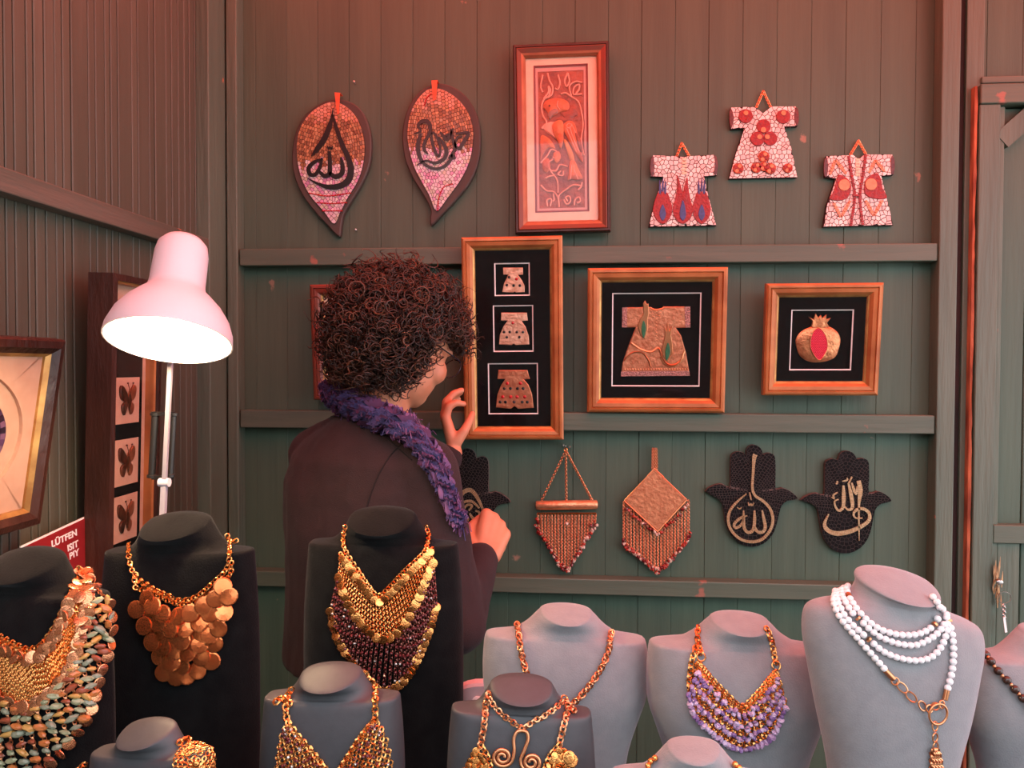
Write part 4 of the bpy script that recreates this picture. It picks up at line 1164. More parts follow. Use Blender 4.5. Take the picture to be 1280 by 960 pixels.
hamsa(HAM3, [([(975, 278), (985, 330), (978, 400), (976, 470), (977, 540), (978, 622)], [22, 26, 12, 9, 8, 3], CC),
             ([(998, 492), (960, 492), (945, 468), (968, 442), (1005, 440), (1035, 465), (1034, 505), (990, 540), (920, 570), (850, 580), (800, 562), (780, 525), (805, 468)], [6, 10, 16, 18, 18, 20, 22, 24, 26, 26, 24, 16, 5], CC),
             ([(888, 305), (890, 370), (886, 430), (862, 450), (842, 425), (838, 395), (862, 385)], [10, 20, 22, 18, 14, 10, 6], CC),
             ([(918, 295), (932, 360), (940, 430), (915, 445), (895, 425)], [10, 20, 22, 16, 8], CC), ([(936, 290), (950, 335), (962, 355), (966, 310)], [8, 16, 14, 6], CC),
             ([(855, 280), (848, 300)], [10, 8], .004), ([(882, 282), (912, 275), (908, 262)], [6, 10, 6], .004), ([(915, 300), (938, 255)], [10, 8], .004), ([(820, 372), (838, 382), (830, 362), (856, 345)], [6, 10, 10, 6], .004)],
      'black mosaic hamsa with open gold calligraphy and faded green finger tiles, rightmost', Z3, 22)
Zh1 = lambda pts: [(p[0] - 358.5 + (p[0] - 942) * -.02, p[1] + 4.5) for p in Z3(pts)]
G1 = lambda pts: [((560 + a / 9.6 + 358.5 - 860) * 4.571, (600 + b / 9.6 - 4.5 - 540) * 4.571) for a, b in pts]
hamsa(HAM, [(G1([(60, 420), (100, 270), (170, 160), (260, 120), (340, 190), (420, 350), (470, 520)]), [20, 24, 26, 24, 18, 12, 16], .0045),
            (G1([(150, 320), (190, 265), (280, 255), (330, 290), (380, 340)]), [10, 14, 16, 14, 10], .0045), (G1([(190, 350), (230, 300), (290, 310), (250, 370)]), [10, 14, 14, 10], .0045),
            (G1([(130, 440), (150, 500), (200, 520), (240, 470), (200, 420)]), [12, 16, 16, 14, 8], .0045), (G1([(260, 400), (300, 460), (360, 460), (380, 390), (330, 370)]), [10, 16, 16, 14, 8], .0045),
            (G1([(300, 560), (200, 620), (100, 560), (60, 450)]), [14, 18, 18, 18], .0045)],
      'black mosaic hamsa half hidden behind the woman and her fist', Zh1, 23)

# ================================================================== HANGING COPPER ORNAMENTS
Z2 = lambda pts: [(540 + a / 3.765, 540 + b / 3.765) for a, b in pts]
YO = YB - .012
def chain(mb, P, L_=.0052, wd=.0021, r=.0008, nrm=Vector((0, -1, 0)), seg=7, sides=4, tw=.55):
    P = resample(P, L_ * .72)
    for i, p in enumerate(P):
        a = Vector(P[max(0, i - 1)]); b = Vector(P[min(len(P) - 1, i + 1)]); d = (b - a)
        if d.length < 1e-9: continue
        d.normalize()
        n = Vector(nrm) - d * Vector(nrm).dot(d); n.normalize()
        s = d.cross(n); q = (n + s * (tw if i % 2 else -tw)).normalized()
        mb.ring(p, q, wd, r, seg, sides, stretch=L_ / 2 / wd, along=d)
chipm = [mat('carnelian_chip', srgb(178, 62, 44), srgb(140, 36, 30), scale=90, rough=.2), mat('pale_quartz_chip', srgb(214, 186, 168), srgb(190, 150, 132), scale=90, rough=.2), mat('dark_red_chip', srgb(120, 26, 26), srgb(90, 20, 22), scale=90, rough=.2)]
def chip_mesh(name, m, seed, r=1.0):
    rnd = random.Random(seed); mb = MB(); mb.sphere((0, 0, 0), (1, .75, 1.1), 7, 5)
    mb.v = [tuple(c * rnd.uniform(.72, 1.15) for c in v) for v in mb.v]
    return mb.mesh(name, m)
red_chips = [chip_mesh('stone_chip', chipm[k % 3], k) for k in range(6)]
def scatter(parent, name, meshes, pts, size, rnd):
    for p in pts:
        M = Matrix.Translation(Vector(p)) @ Matrix.Rotation(rnd.uniform(0, 6.28), 4, Vector((rnd.uniform(-1, 1), rnd.uniform(-1, 1), rnd.uniform(-1, 1))).normalized()) @ Matrix.Scale(size * rnd.uniform(.75, 1.2), 4)
        put(name, rnd.choice(meshes), parent, WM[parent].inverted() @ M)
def lerp2(poly, x):
    for a, b in zip(poly, poly[1:]):
        if a[0] <= x <= b[0] or b[0] <= x <= a[0]:
            t_ = (x - a[0]) / ((b[0] - a[0]) or 1); return a[1] + (b[1] - a[1]) * t_
    return poly[-1][1]
t = thing('hanging_ornament', W(*Z2([(628, 65)])[0], YB), 'copper wall hanging with three chains, a rolled bar and pointed fringe', 'wall hanging', 'copper fringe wall hangings')
mb = MB(); A, B = (W(*p, YO - .006) for p in Z2([(489, 345), (779, 341)]))
mb.tube([A, A.lerp(B, .02), A.lerp(B, .5), A.lerp(B, .98), B], [.0095, .0118, .0122, .0118, .0095], 16); putw('rolled_bar', mb, m_copper, t, True)
for p in ([(628, 92), (518, 318)], [(630, 100), (632, 322)], [(632, 92), (752, 318)]):
    mb = MB(); chain(mb, [tuple(W(*q, YO - .004)) for q in Z2(p)], .0068, .0026, .001); putw('chain', mb, m_copper_s, t, True)
mb = MB(); mb.ring(W(*Z2([(629, 84)])[0], YO - .004), (0, 1, 0), .0042, .0011, 14, 5); putw('hanging_ring', mb, m_gold, t, True)
mb = MB()
for q in ((618, 62), (648, 70)): mb.sphere(W(*Z2([q])[0], YO), (.0032, .008, .0032), 8, 6)
mb.tube([W(*Z2([(629, 66)])[0], YB + .004), W(*Z2([(629, 66)])[0], YO - .006)], .0016, 6); putw('nail', mb, m_silver, t, True)
mb = MB()
A, B = (W(*p, YO - .004) for p in Z2([(495, 384), (772, 384)]))
mb.tube([A, B], .0028, 6); putw('stitched_edge', mb, m_gold, t, True)
low = [(485, 440), (510, 480), (560, 560), (600, 630), (640, 655), (675, 600), (720, 520), (775, 440)]
rnd = random.Random(31)
for k in range(18):
    x = 498 + k * 16
    mb = MB(); chain(mb, [tuple(W(*q, YO - .004)) for q in Z2([(x, 388), (x + (637 - x) * .04, lerp2(low, x))])], .0060, .0027, .0011); putw('chain', mb, m_copper, t, True)
pts = []
for x in range(488, 780, 7):
    for d in (0, 16):
        yy = lerp2(low, x) - d * (.5 if d else 0); pts.append(W(*Z2([(x + rnd.uniform(-3, 3), yy + rnd.uniform(-8, 8))])[0], YO - .008))
pts += [W(*Z2([q])[0], YO - .010) for q in ((634, 430), (493, 410), (500, 425), (765, 420), (750, 440))]
scatter(t, 'stone_chip', red_chips, pts, .0046, rnd)
t = thing('hanging_ornament', W(*Z2([(1050, 80)])[0], YB), 'copper diamond wall hanging on a chain strap with red stone fringe', 'wall hanging', 'copper fringe wall hangings')
P = XZ(Z2([(1047, 174), (1085, 210), (1198, 318), (1062, 468), (905, 325), (1015, 205)]), YO - .008)
mb = MB(); mb.prism(P, YO - .002, YO - .008, bevel=.002); putw('copper_diamond', mb, m_copper, t)
for dx in (-9, 0, 9):
    mb = MB(); chain(mb, [tuple(W(*q, YO - .003)) for q in Z2([(1048 + dx, 80), (1048 + dx * 1.2, 172)])], .0056, .0022, .0009); putw('chain', mb, m_copper_s, t, True)
mb = MB(); q = W(*Z2([(1051, 79)])[0], YO); mb.sphere(q, (.0032, .004, .0032), 8, 6); mb.tube([q, q + Vector((0, .02, 0))], .0014, 6); putw('nail', mb, m_silver, t, True)
for a, b in (((1015, 205), (1047, 172)), ((1047, 172), (1090, 212)), ((905, 325), (1062, 470)), ((1062, 470), (1200, 320)), ((1047, 174), (905, 322)), ((1047, 174), (1198, 318))):
    mb = MB(); mb.tube([W(*Z2([a])[0], YO - .007), W(*Z2([b])[0], YO - .007)], .0016, 6); putw('stitched_edge', mb, m_copper_s, t, True)
up = [(898, 328), (1062, 470), (1210, 322)]; low = [(898, 520), (930, 560), (1000, 610), (1060, 665), (1130, 600), (1180, 540), (1215, 490)]
for k in range(20):
    x = 903 + k * 16
    mb = MB(); chain(mb, [tuple(W(*q, YO - .003)) for q in Z2([(x, lerp2(up, x)), (x, lerp2(low, x))])], .0060, .0027, .0011); putw('chain', mb, m_copper, t, True)
pts = []
for x in range(898, 1216, 7):
    for d in (0, 1):
        pts.append(W(*Z2([(x + rnd.uniform(-3, 3), lerp2(low, x) - d * 10 + rnd.uniform(-8, 8))])[0], YO - .007))
for x in range(915, 1205, 11): pts.append(W(*Z2([(x, lerp2(up, x) + 18 + rnd.uniform(-8, 8))])[0], YO - .009))
scatter(t, 'stone_chip', red_chips, pts, .0046, rnd)
# little nails left in the wall
for i, (px, py, lab) in enumerate(((444, 105, 'bare nail above the left leaf plaque'), (446, 289, 'bare nail head below the left leaf plaque'))):
    q = W(px, py, YB); mb = MB(); mb.tube([q + Vector((0, .004, 0)), q + Vector((0, -.012, .002))], .0011, 6); mb.sphere(q + Vector((0, -.012, .002)), (.003, .0014, .003), 8, 5)
    tag(putw('nail', mb, m_silver), lab, 'nail')
# ================================================================== BUSTS
TALL = [(0, .98, .42, .20, 2.6), (.3, 1.0, .46, .20, 2.6), (.6, 1.0, .50, .20, 2.5), (.76, .975, .46, .20, 2.5), (.84, .95, .40, .19, 2.7), (.875, .938, .36, .18, 3.0), (.888, .925, .33, .17, 3.2), (.893, .89, .32, .17, 3.0),
        (.897, .74, .32, .17, 2.5), (.904, .635, .33, .18, 2.2), (.918, .575, .33, .19, 2.1), (.94, .525, .33, .2, 2.1), (.962, .485, .35, .2, 2.1), (.982, .452, .37, .2, 2.1), (1.0, .425, .39, .2, 2.1)]
GREY = [(0, .70, .36, .20, 2.4), (.15, .72, .38, .2, 2.4), (.33, .78, .42, .2, 2.4), (.48, .90, .46, .2, 2.4), (.60, 1.0, .50, .2, 2.4), (.72, 1.02, .47, .2, 2.4), (.80, 1.01, .42, .2, 2.6), (.85, .995, .37, .19, 2.8), (.872, .965, .34, .18, 3.0),
        (.881, .86, .33, .17, 2.6), (.892, .66, .33, .17, 2.2), (.91, .56, .33, .18, 2.0), (.935, .48, .33, .19, 2.0), (.96, .42, .34, .19, 2.0), (.982, .375, .35, .18, 2.0), (1.0, .33, .36, .17, 2.0)]
ROUND = [(0, .56, .32, .2, 2.3), (.2, .62, .36, .2, 2.3), (.4, .72, .42, .2, 2.3), (.55, .84, .46, .2, 2.3), (.68, .94, .46, .2, 2.2), (.77, 1.0, .43, .2, 2.2), (.83, 1.0, .40, .2, 2.2), (.865, .95, .37, .2, 2.2), (.885, .82, .36, .2, 2.1), (.898, .66, .36, .2, 2.0), (.915, .53, .36, .21, 2.0), (.94, .455, .37, .22, 2.0),
         (.97, .425, .38, .22, 2.0), (.984, .43, .40, .23, 2.0), (.994, .44, .41, .23, 2.0), (1.0, .44, .41, .23, 2.0)]
class Bust:
    def __init__(self, rows, cx_px, yd, top_py, half, m, label, yaw=0.0, shear=0.0, slant=.35, group='necklace busts on the table', lean=0.0):
        topc = W(cx_px, top_py, yd)
        H = topc.z - TZ
        hw = half
        self.label = label
        base = Vector((topc.x, yd, TZ))
        n = 40; rings = []
        c, s = math.cos(yaw), math.sin(yaw)
        # finer rows
        rr = cr([tuple(r_) for r_ in rows], 3)
        l = rr[-1]; rr += [(l[0] + .005, l[1] * .975, l[2] * .96, l[3] * .98, 2.1), (l[0] + .009, l[1] * .93, l[2] * .88, l[3] * .93, 2.1), (l[0] + .011, l[1] * .84, l[2] * .76, l[3] * .84, 2.0), (l[0] + .012, l[1] * .6, l[2] * .5, l[3] * .6, 2.0), (l[0] + .012, l[1] * .2, l[2] * .15, l[3] * .2, 2.0)]
        for zf, w_, f_, b_, e_ in rr:
            ring_ = []
            sl = max(0.0, (zf - .91) / .09)
            for k in range(n):
                a = 2 * math.pi * k / n
                ca, sa = math.cos(a), math.sin(a)
                x = w_ * hw * math.copysign(abs(ca) ** (2 / e_), ca)
                yy = math.copysign(abs(sa) ** (2 / e_), sa)
                y = yy * (f_ if yy < 0 else b_) * hw
                z = zf * H + sl * slant * (y - b_ * hw) + shear * x * min(1.0, zf * 1.1)
                y2 = y - lean * zf * H - (.04 * hw * sl)
                ring_.append((base.x + x * c - y2 * s, base.y + x * s + y2 * c, base.z + max(0.0, z)))
            rings.append(ring_)
        mb = MB(); mb.loft(rings)
        self.bvh = BVHTree.FromPolygons([Vector(v) for v in mb.v], mb.f)
        o = putw('necklace_bust', mb, m, None, True, origin=base)
        tag(o, label, 'bust', group)
        self.o, self.yd = o, yd
    def hit(self, px, py, off=.002):
        d = ray(px, py).normalized()
        loc, nrm, i, dist = self.bvh.ray_cast(CAM, d)
        if loc is None:
            q = W(px, py, self.yd)
            loc, nrm, i, dist = self.bvh.find_nearest(q)
            p = CAM + d * ((loc - CAM).dot(d))
            return p, -d
        if nrm.dot(d) > 0: nrm = -nrm
        return loc + nrm * off, nrm
    def path(self, pts, off=.002, n=8, step=4.0):
        P = resample(cr(pts, n), step)
        return [tuple(self.hit(*p, off)[0]) for p in P]

b1 = Bust(TALL, 42, .90, 690, .118, m_vblack, 'black velvet bust at far left wearing the coin and stone chip bib', yaw=R(-12), shear=.02, slant=0.39)
b2 = Bust(TALL, 226, 1.05, 645, .121, m_vblack, 'black velvet bust in front of the lamp wearing overlapping copper discs', yaw=R(-8), shear=.05, slant=0.35)
b3 = Bust(TALL, 480, 1.12, 638, .119, m_vblack, 'black velvet bust in front of the woman wearing a gold coin fringe', yaw=R(0), slant=0.39)
b4 = Bust(TALL, 416, .88, 834, .0875, m_leather, 'charcoal leatherette bust wearing a beaded gold mesh collar', yaw=R(-4), shear=.06, slant=0.31)
b5 = Bust(TALL, 652, .85, 849, .0835, m_leather, 'charcoal leatherette bust wearing a spiral wire pendant', yaw=R(6), shear=-.05, slant=0.31)
b6 = Bust(GREY, 707, 1.08, 759, .1145, m_vgrey, 'grey velvet bust wearing a single thick copper rope chain', yaw=R(6), shear=-.05, slant=0.20)
b7 = Bust(GREY, 922, 1.06, 769, .1215, m_vgrey, 'grey velvet bust wearing a purple stone bib', yaw=R(4), shear=-.04, slant=0.20)
b8 = Bust(ROUND, 1116, .98, 716, .116, m_vgrey, 'large grey velvet bust wearing white bead strands', yaw=R(10), shear=-.16, slant=0.35)
b9 = Bust(GREY, 1303, 1.085, 783, .119, m_vgrey, 'grey velvet bust cut by the right edge wearing dark beads', yaw=R(14), shear=-.04, slant=0.16)
b10 = Bust(GREY, 866, .80, 928, .085, m_vgrey, 'small grey velvet bust low at the front, only its neck showing', yaw=R(0), slant=0.16)
b11 = Bust(TALL, 190, .78, 904, .078, m_leather, 'charcoal bust low at front left with a round lace-like gold piece', yaw=R(-14), shear=.13, slant=0.31)

# pale plush stand with a white button between the black and grey busts
pp = W(604, 853, 1.15)
st = thing('plush_stand', (pp.x, 1.15, TZ), 'pale pink rounded plush stand with a white button, behind the grey bust', 'display stand')
mb = MB()
pr = []
for k in range(13):
    a = math.pi * k / 12; pr.append((.052 * math.cos(a), max(0, pp.z - TZ - .03) + .03 * math.sin(a)))
P = [(pp.x + x, TZ + z) for x, z in [(.052, 0)] + pr + [(-.052, 0)]]
mb.prism(P, 1.165, 1.145, bevel=.004); putw('cushion', mb, m_pink, st)
q = W(597, 877, 1.143); mb = MB(); mb.sphere(q, (.0085, .004, .0085), 14, 8); putw('white_button', mb, m_white, st, True)

# ================================================================== NECKLACES
def coin_mesh(name, r, th, m, dome=0.0):
    mb = MB(); n = 14
    rings = [[(r * math.cos(2 * math.pi * k / n), r * math.sin(2 * math.pi * k / n), z) for k in range(n)] for z in (-th / 2, th / 2)]
    rings.append([(.86 * r * math.cos(2 * math.pi * k / n), .86 * r * math.sin(2 * math.pi * k / n), th / 2 + dome * .5) for k in range(n)])
    rings.append([(.3 * r * math.cos(2 * math.pi * k / n), .3 * r * math.sin(2 * math.pi * k / n), th / 2 + dome) for k in range(n)])
    mb.loft(rings); return mb.mesh(name, m)
def place(parent, name, me, loc, nrm, rnd, tilt=.25, along=None, sc=1.0):
    n = (Vector(nrm) + Vector((rnd.uniform(-1, 1), rnd.uniform(-1, 1), rnd.uniform(-1, 1))) * tilt).normalized()
    M = frame_z(n, loc, along or Vector((rnd.uniform(-1, 1), rnd.uniform(-1, 1), rnd.uniform(-1, 1))))
    if sc != 1.0: M = M @ Matrix.Scale(sc, 4)
    return put(name, me, parent, WM[parent].inverted() @ M)
def necklace(bust, label, anchor, group='necklaces on the busts'):
    p, n = bust.hit(*anchor)
    return thing('necklace', p, label, 'necklace', group)
def bchain(parent, bust, pts, m, L_=.006, wd=.0024, r=.0009, off=.003, name='chain'):
    mb = MB(); P = bust.path(pts, off); chain(mb, P, L_, wd, r); return putw(name, mb, m, parent, True)
def strip_pt(A, B, t_, s):
    """A, B resampled pixel curves with the same count"""
    i = t_ * (len(A) - 1); k = min(int(i), len(A) - 2); f = i - k
    a = (A[k][0] + (A[k + 1][0] - A[k][0]) * f, A[k][1] + (A[k + 1][1] - A[k][1]) * f)
    b = (B[k][0] + (B[k + 1][0] - B[k][0]) * f, B[k][1] + (B[k + 1][1] - B[k][1]) * f)
    return a[0] + (b[0] - a[0]) * s, a[1] + (b[1] - a[1]) * s
def rs(c, n=120): return resample(cr(c, 8), 1, n)
def link_mesh(parent, bust, A, B, nt, stepy, m, name='chain_mesh', R_=.0021, r=.0008, off=.0025, fan=False):
    """woven sheet of rings between two pixel curves"""
    mb = MB()
    A, B = rs(A), rs(B)
    for i in range(nt):
        t_ = (i + .5) / nt
        a, b = strip_pt(A, B, t_, 0), strip_pt(A, B, t_, 1)
        ns = max(1, int(math.dist(a, b) / stepy))
        for j in range(ns):
            p, n = bust.hit(*strip_pt(A, B, t_, (j + .5 * (i % 2) + .25) / ns), off)
            tw = .5 if (i + j) % 2 else -.5
            mb.ring(p, n + Vector((tw, 0, .3)), R_, r, 7, 4)
    o = putw(name, mb, m, parent, True); o['kind'] = 'stuff'
    return o
Za = lambda pts: [(a / 3.0, 640 + b / 3.0) for a, b in pts]             # left zoom
Zb = lambda pts: [(310 + a / 2.824, 620 + b / 2.824) for a, b in pts]
Zc = lambda pts: [(540 + a / 4.364, 740 + b / 4.364) for a, b in pts]
Zd = lambda pts: [(800 + a / 3.692, 700 + b / 3.692) for a, b in pts]
Ze = lambda pts: [(990 + a / 3.428, 680 + b / 3.428) for a, b in pts]
Zf_ = lambda pts: [(a / 3.431, 680 + b / 3.429) for a, b in pts]          # 0,680..160,960

rnd = random.Random(77)
# ---- 1: coin and stone chip bib on the left bust
t = necklace(b1, 'wide gold bib of coins, woven chain and green and orange stone chips', (60, 820))
me_coin = coin_mesh('coin', .0076, .0009, m_ccoin, .0008)
inner = Zf_([(-60, 360), (-20, 378), (30, 405), (90, 435), (130, 448), (180, 430), (225, 375), (270, 290), (310, 190), (335, 105)])
mid = Zf_([(-60, 590), (-10, 625), (60, 670), (130, 690), (190, 655), (255, 600), (305, 520), (335, 420), (362, 300), (375, 130)])
outer = Zf_([(-60, 990), (20, 1010), (110, 1010), (190, 965), (260, 900), (330, 810), (390, 700), (425, 560), (470, 400), (455, 230)])
off1 = lambda c, k: [(x + k * .55, y + k) for x, y in c]
bchain(t, b1, inner, m_gold, .0066, .0028, .0011); bchain(t, b1, [(x + 1.2, y + 4.2) for x, y in inner[:-1]] + [inner[-1]], m_gold, .0066, .0028, .0011)
A_ = [(x + 1, y + 7) for x, y in inner]
link_mesh(t, b1, A_, mid, 74, 3.3, m_gold, R_=.0022)
for i in range(24):
    s_ = (i + .5) / 24; A2, M2 = rs(inner), rs(mid)
    p, n = b1.hit(*strip_pt(A2, M2, s_, .16 + .05 * (i % 2)), .006); place(t, 'coin', me_coin, p, n, rnd, .35)
for i in range(28):
    s_ = (i + .5) / 28
    p, n = b1.hit(*strip_pt(A2, M2, s_, 1.0 + .05 * (i % 2)), .006); place(t, 'coin', me_coin, p, n, rnd, .35)
stone = [mat('aqua_chip', srgb(146, 148, 124), srgb(116, 124, 104), scale=80, rough=.25), mat('orange_chip', srgb(204, 128, 70), srgb(170, 90, 46), scale=80, rough=.25),
         mat('sage_chip', srgb(166, 166, 130), srgb(136, 140, 106), scale=80, rough=.25), mat('rust_chip', srgb(160, 86, 58), srgb(128, 62, 42), scale=80, rough=.25), mat('amber_chip', srgb(206, 160, 90), srgb(180, 130, 66), scale=80, rough=.25)]
me_st = []
for k in range(10):
    r2 = random.Random(k + 50); mb = MB(); mb.sphere((0, 0, 0), (1.25, .62, .55), 8, 5); mb.v = [tuple(c * r2.uniform(.78, 1.15) for c in v) for v in mb.v]
    me_st.append(mb.mesh('stone_chip', stone[k % 5]))
O2 = rs(outer)
for i in range(19):
    s_ = (i + .5) / 19
    a, b = strip_pt(M2, O2, s_, 0), strip_pt(M2, O2, s_, 1)
    if a[0] < -12: continue
    strand = [b1.hit(a[0] + (b[0] - a[0]) * q, a[1] + (b[1] - a[1]) * q, .0035) for q in [j / 12 for j in range(13)]]
    mb = MB(); chain(mb, [tuple(p) for p, n in strand], .006, .002, .0007); putw('strand', mb, m_copper_s, t, True)
    ns = max(2, int(math.dist(a, b) / 10.0))
    for j in range(ns):
        q = (j + .5 + .3 * (i % 2) + rnd.uniform(-.3, .3)) / (ns + .3)
        p, n = b1.hit(a[0] + (b[0] - a[0]) * q, a[1] + (b[1] - a[1]) * q, .006)
        place(t, 'stone_chip', rnd.choice(me_st), p, n, rnd, .4, along=Vector((1, 0, rnd.uniform(-.4, .4))), sc=.0062 * rnd.uniform(.75, 1.15))
    p, n = b1.hit(*b, .005); place(t, 'coin', me_coin, p, n, rnd, .4, sc=.95)
for q in ((375, 120), (370, 165), (355, 180), (385, 150), (375, 290), (345, 240), (350, 320)):
    p, n = b1.hit(*Zf_([q])[0], .008); place(t, 'coin', me_coin, p, n, rnd, .5)

# ---- 2: copper discs
t = necklace(b2, 'gold chain necklace with a cascade of overlapping round copper discs', (228, 780))
for c in ([(484, 120), (490, 180), (512, 240), (560, 275), (620, 310), (680, 330), (740, 315), (800, 265), (845, 220), (862, 165), (852, 90)],
          [(510, 255), (515, 285), (560, 295), (620, 325), (690, 345), (750, 330), (810, 285), (860, 240), (866, 190)],
          [(515, 235), (530, 262), (590, 295), (650, 318)], [(862, 120), (885, 108)]):
    bchain(t, b2, Za(c), m_gold, .0074, .0030, .0011)
me_d = coin_mesh('disc', .0122, .0008, m_disc, .0012)
D = [(570, 320), (860, 310), (838, 275), (530, 360), (595, 345), (815, 320), (840, 370), (632, 375), (775, 345), (680, 385), (727, 373), (795, 375), (578, 385), (560, 420), (610, 410), (755, 410), (655, 430), (705, 430), (810, 400), (825, 430),
     (605, 445), (790, 455), (585, 480), (640, 465), (745, 460), (695, 475), (755, 490), (805, 490), (625, 500), (670, 515), (605, 535), (715, 520), (760, 540), (795, 555), (655, 555), (690, 570), (745, 590), (625, 595), (665, 615), (705, 610)]
for i, q in enumerate(D[::-1]):
    p, n = b2.hit(*Za([q])[0], .003 + .0016 * (i % 3) + .0002 * i)
    place(t, 'disc', me_d, p, n + Vector((0, 0, .15)), rnd, .2)
    mb = None

# ---- 3: coin fringe on the centre black bust
t = necklace(b3, 'gold chain bib with coin edges and a long dark red bead fringe', (480, 780))
bchain(t, b3, Zb([(350, 112), (342, 150), (344, 190), (390, 262), (430, 320), (462, 352), (500, 320), (560, 258), (625, 195), (634, 150), (630, 110)]), m_gold, .007, .0029, .0011)
inner = Zb([(330, 205), (370, 255), (415, 315), (462, 362), (510, 325), (580, 255), (650, 190)])
mid = Zb([(322, 275), (350, 365), (400, 445), (465, 500), (530, 480), (590, 385), (655, 225)])
outer = Zb([(285, 395), (305, 490), (370, 590), (465, 682), (560, 640), (632, 500), (668, 380)])
link_mesh(t, b3, inner, mid, 40, 3.2, m_gold, R_=.0022)
bchain(t, b3, inner, m_gold, .006, .0026, .001)
me_c3 = coin_mesh('coin', .0070, .0009, m_coin, .0007)
A2, M2, O2 = rs(inner), rs(mid), rs(outer)
for i in range(23):
    p, n = b3.hit(*strip_pt(A2, M2, (i + .5) / 23, .08), .006); place(t, 'coin', me_c3, p, n, rnd, .35, sc=.85)
for i in range(25):
    p, n = b3.hit(*strip_pt(A2, M2, (i + .5) / 25, 1.0), .006); place(t, 'coin', me_c3, p, n, rnd, .35)
m_gbead = mat('garnet_bead', srgb(120, 50, 50), srgb(70, 26, 32), scale=100, rough=.12)
mb_b = MB(); mb_b.sphere((0, 0, 0), (.9, .9, 1.1), 6, 4); me_gb = mb_b.mesh('bead', m_gbead)
mb_b = MB(); mb_b.sphere((0, 0, 0), (.9, .9, 1.1), 6, 4); me_sb = mb_b.mesh('bead', m_silver)
for i in range(34):
    s_ = (i + .5) / 34
    a, b = strip_pt(M2, O2, s_, 0), strip_pt(M2, O2, s_, 1)
    x = a[0] * .25 + b[0] * .75
    strand = [tuple(b3.hit(a[0] + (x - a[0]) * q, a[1] + (b[1] - a[1]) * q, .004)[0]) for q in [j / 10 for j in range(11)]]
    mb = MB(); chain(mb, strand, .0062, .0022, .0008); putw('strand', mb, m_dkchain, t, True)
    L_ = math.dist((a[0], a[1]), (x, b[1])); ns = max(2, int(L_ / 10))
    for j in range(ns):
        q = (j + .6 + .4 * (i % 2)) / (ns + .5)
        p, n = b3.hit(a[0] + (x - a[0]) * q, a[1] + (b[1] - a[1]) * q, .005); place(t, 'bead', me_sb if rnd.random() < .12 else me_gb, p, n, rnd, .4, sc=.0027)
    p, n = b3.hit(x, b[1], .005); place(t, 'coin', me_c3, p, n, rnd, .35, sc=.95)

# ---- 4: beaded gold mesh collar
t = necklace(b4, 'gold chain-mesh collar sprinkled with dark beads', (420, 930))
bchain(t, b4, Zb([(160, 688), (140, 720), (138, 765), (150, 815)]), m_gold, .0078, .0034, .0013)
bchain(t, b4, Zb([(105, 728), (125, 722), (150, 735)]), m_gold, .0078, .0034, .0013)
bchain(t, b4, Zb([(415, 630), (440, 665), (450, 720), (448, 790)]), m_gold, .0078, .0034, .0013)
for A_, B_, nt in (([(148, 800), (185, 850), (235, 905), (290, 975), (330, 1010)], [(128, 820), (110, 890), (102, 960), (98, 1030), (150, 1100)], 16),
                   ([(445, 790), (400, 845), (355, 915), (310, 985), (290, 1010)], [(462, 795), (490, 870), (505, 950), (515, 1020), (480, 1100)], 16)):
    link_mesh(t, b4, Zb(A_), Zb(B_), nt, 4.6, m_gold, R_=.0028, r=.0011)
    A2, B2 = rs(Zb(A_)), rs(Zb(B_))
    for k in range(52):
        p, n = b4.hit(*strip_pt(A2, B2, rnd.random(), rnd.uniform(.05, .95)), .0045)
        place(t, 'bead', me_sb if rnd.random() < .18 else me_gb, p, n, rnd, .4, sc=.0023)
    bchain(t, b4, Zb(A_), m_gold, .0066, .0030, .0012)

# ---- 5: spiral pendant, and the disc-cluster necklace on the same bust
t = necklace(b5, 'thin copper chain with a double spiral wire pendant', (650, 930))
bchain(t, b5, Zc([(322, 568), (350, 620), (410, 690), (485, 740)]), m_copper_s, .0066, .0027, .001)
bchain(t, b5, Zc([(705, 598), (640, 650), (560, 705), (492, 742)]), m_copper_s, .0066, .0027, .001)
def spiral(cx, cy, r0, turns, a0, sgn):
    return [(cx + r0 * (1 - .82 * k / 40) * math.cos(a0 + sgn * turns * 2 * math.pi * k / 40), cy + r0 * (1 - .82 * k / 40) * math.sin(a0 + sgn * turns * 2 * math.pi * k / 40)) for k in range(41)]
S1 = spiral(384, 892, 58, 2.1, .15, 1); S2 = spiral(536, 928, 56, 2.1, 3.2, -1)
S1 = [(385 + 58 * (1 - .8 * k / 40) * math.cos(.1 + 2.0 * 2 * math.pi * k / 40), 892 + 56 * (1 - .8 * k / 40) * math.sin(.1 + 2.0 * 2 * math.pi * k / 40)) for k in range(41)]
S2 = [(540 + 58 * (1 - .8 * k / 40) * math.cos(3.3 - 2.0 * 2 * math.pi * k / 40), 922 + 56 * (1 - .8 * k / 40) * math.sin(3.3 - 2.0 * 2 * math.pi * k / 40)) for k in range(41)]
wire = cr([(490, 752), (462, 760), (445, 800), (448, 850), (446, 880)], 6) + S1
wire2 = cr([(490, 752), (515, 762), (522, 800), (505, 850), (484, 900)], 6) + S2
for wv in (wire, wire2):
    mb = MB(); P = [tuple(b5.hit(*q, .004)[0]) for q in Zc(wv)]; mb.tube(P, .0019, 8); putw('spiral_wire', mb, m_copper_s, t, True)
t = necklace(b5, 'gold chain necklace with clustered small discs, over the dark bust', (610, 950))
bchain(t, b5, Zc([(318, 562), (300, 620), (285, 730), (268, 830)]), m_copper_s, .0074, .0032, .0012)
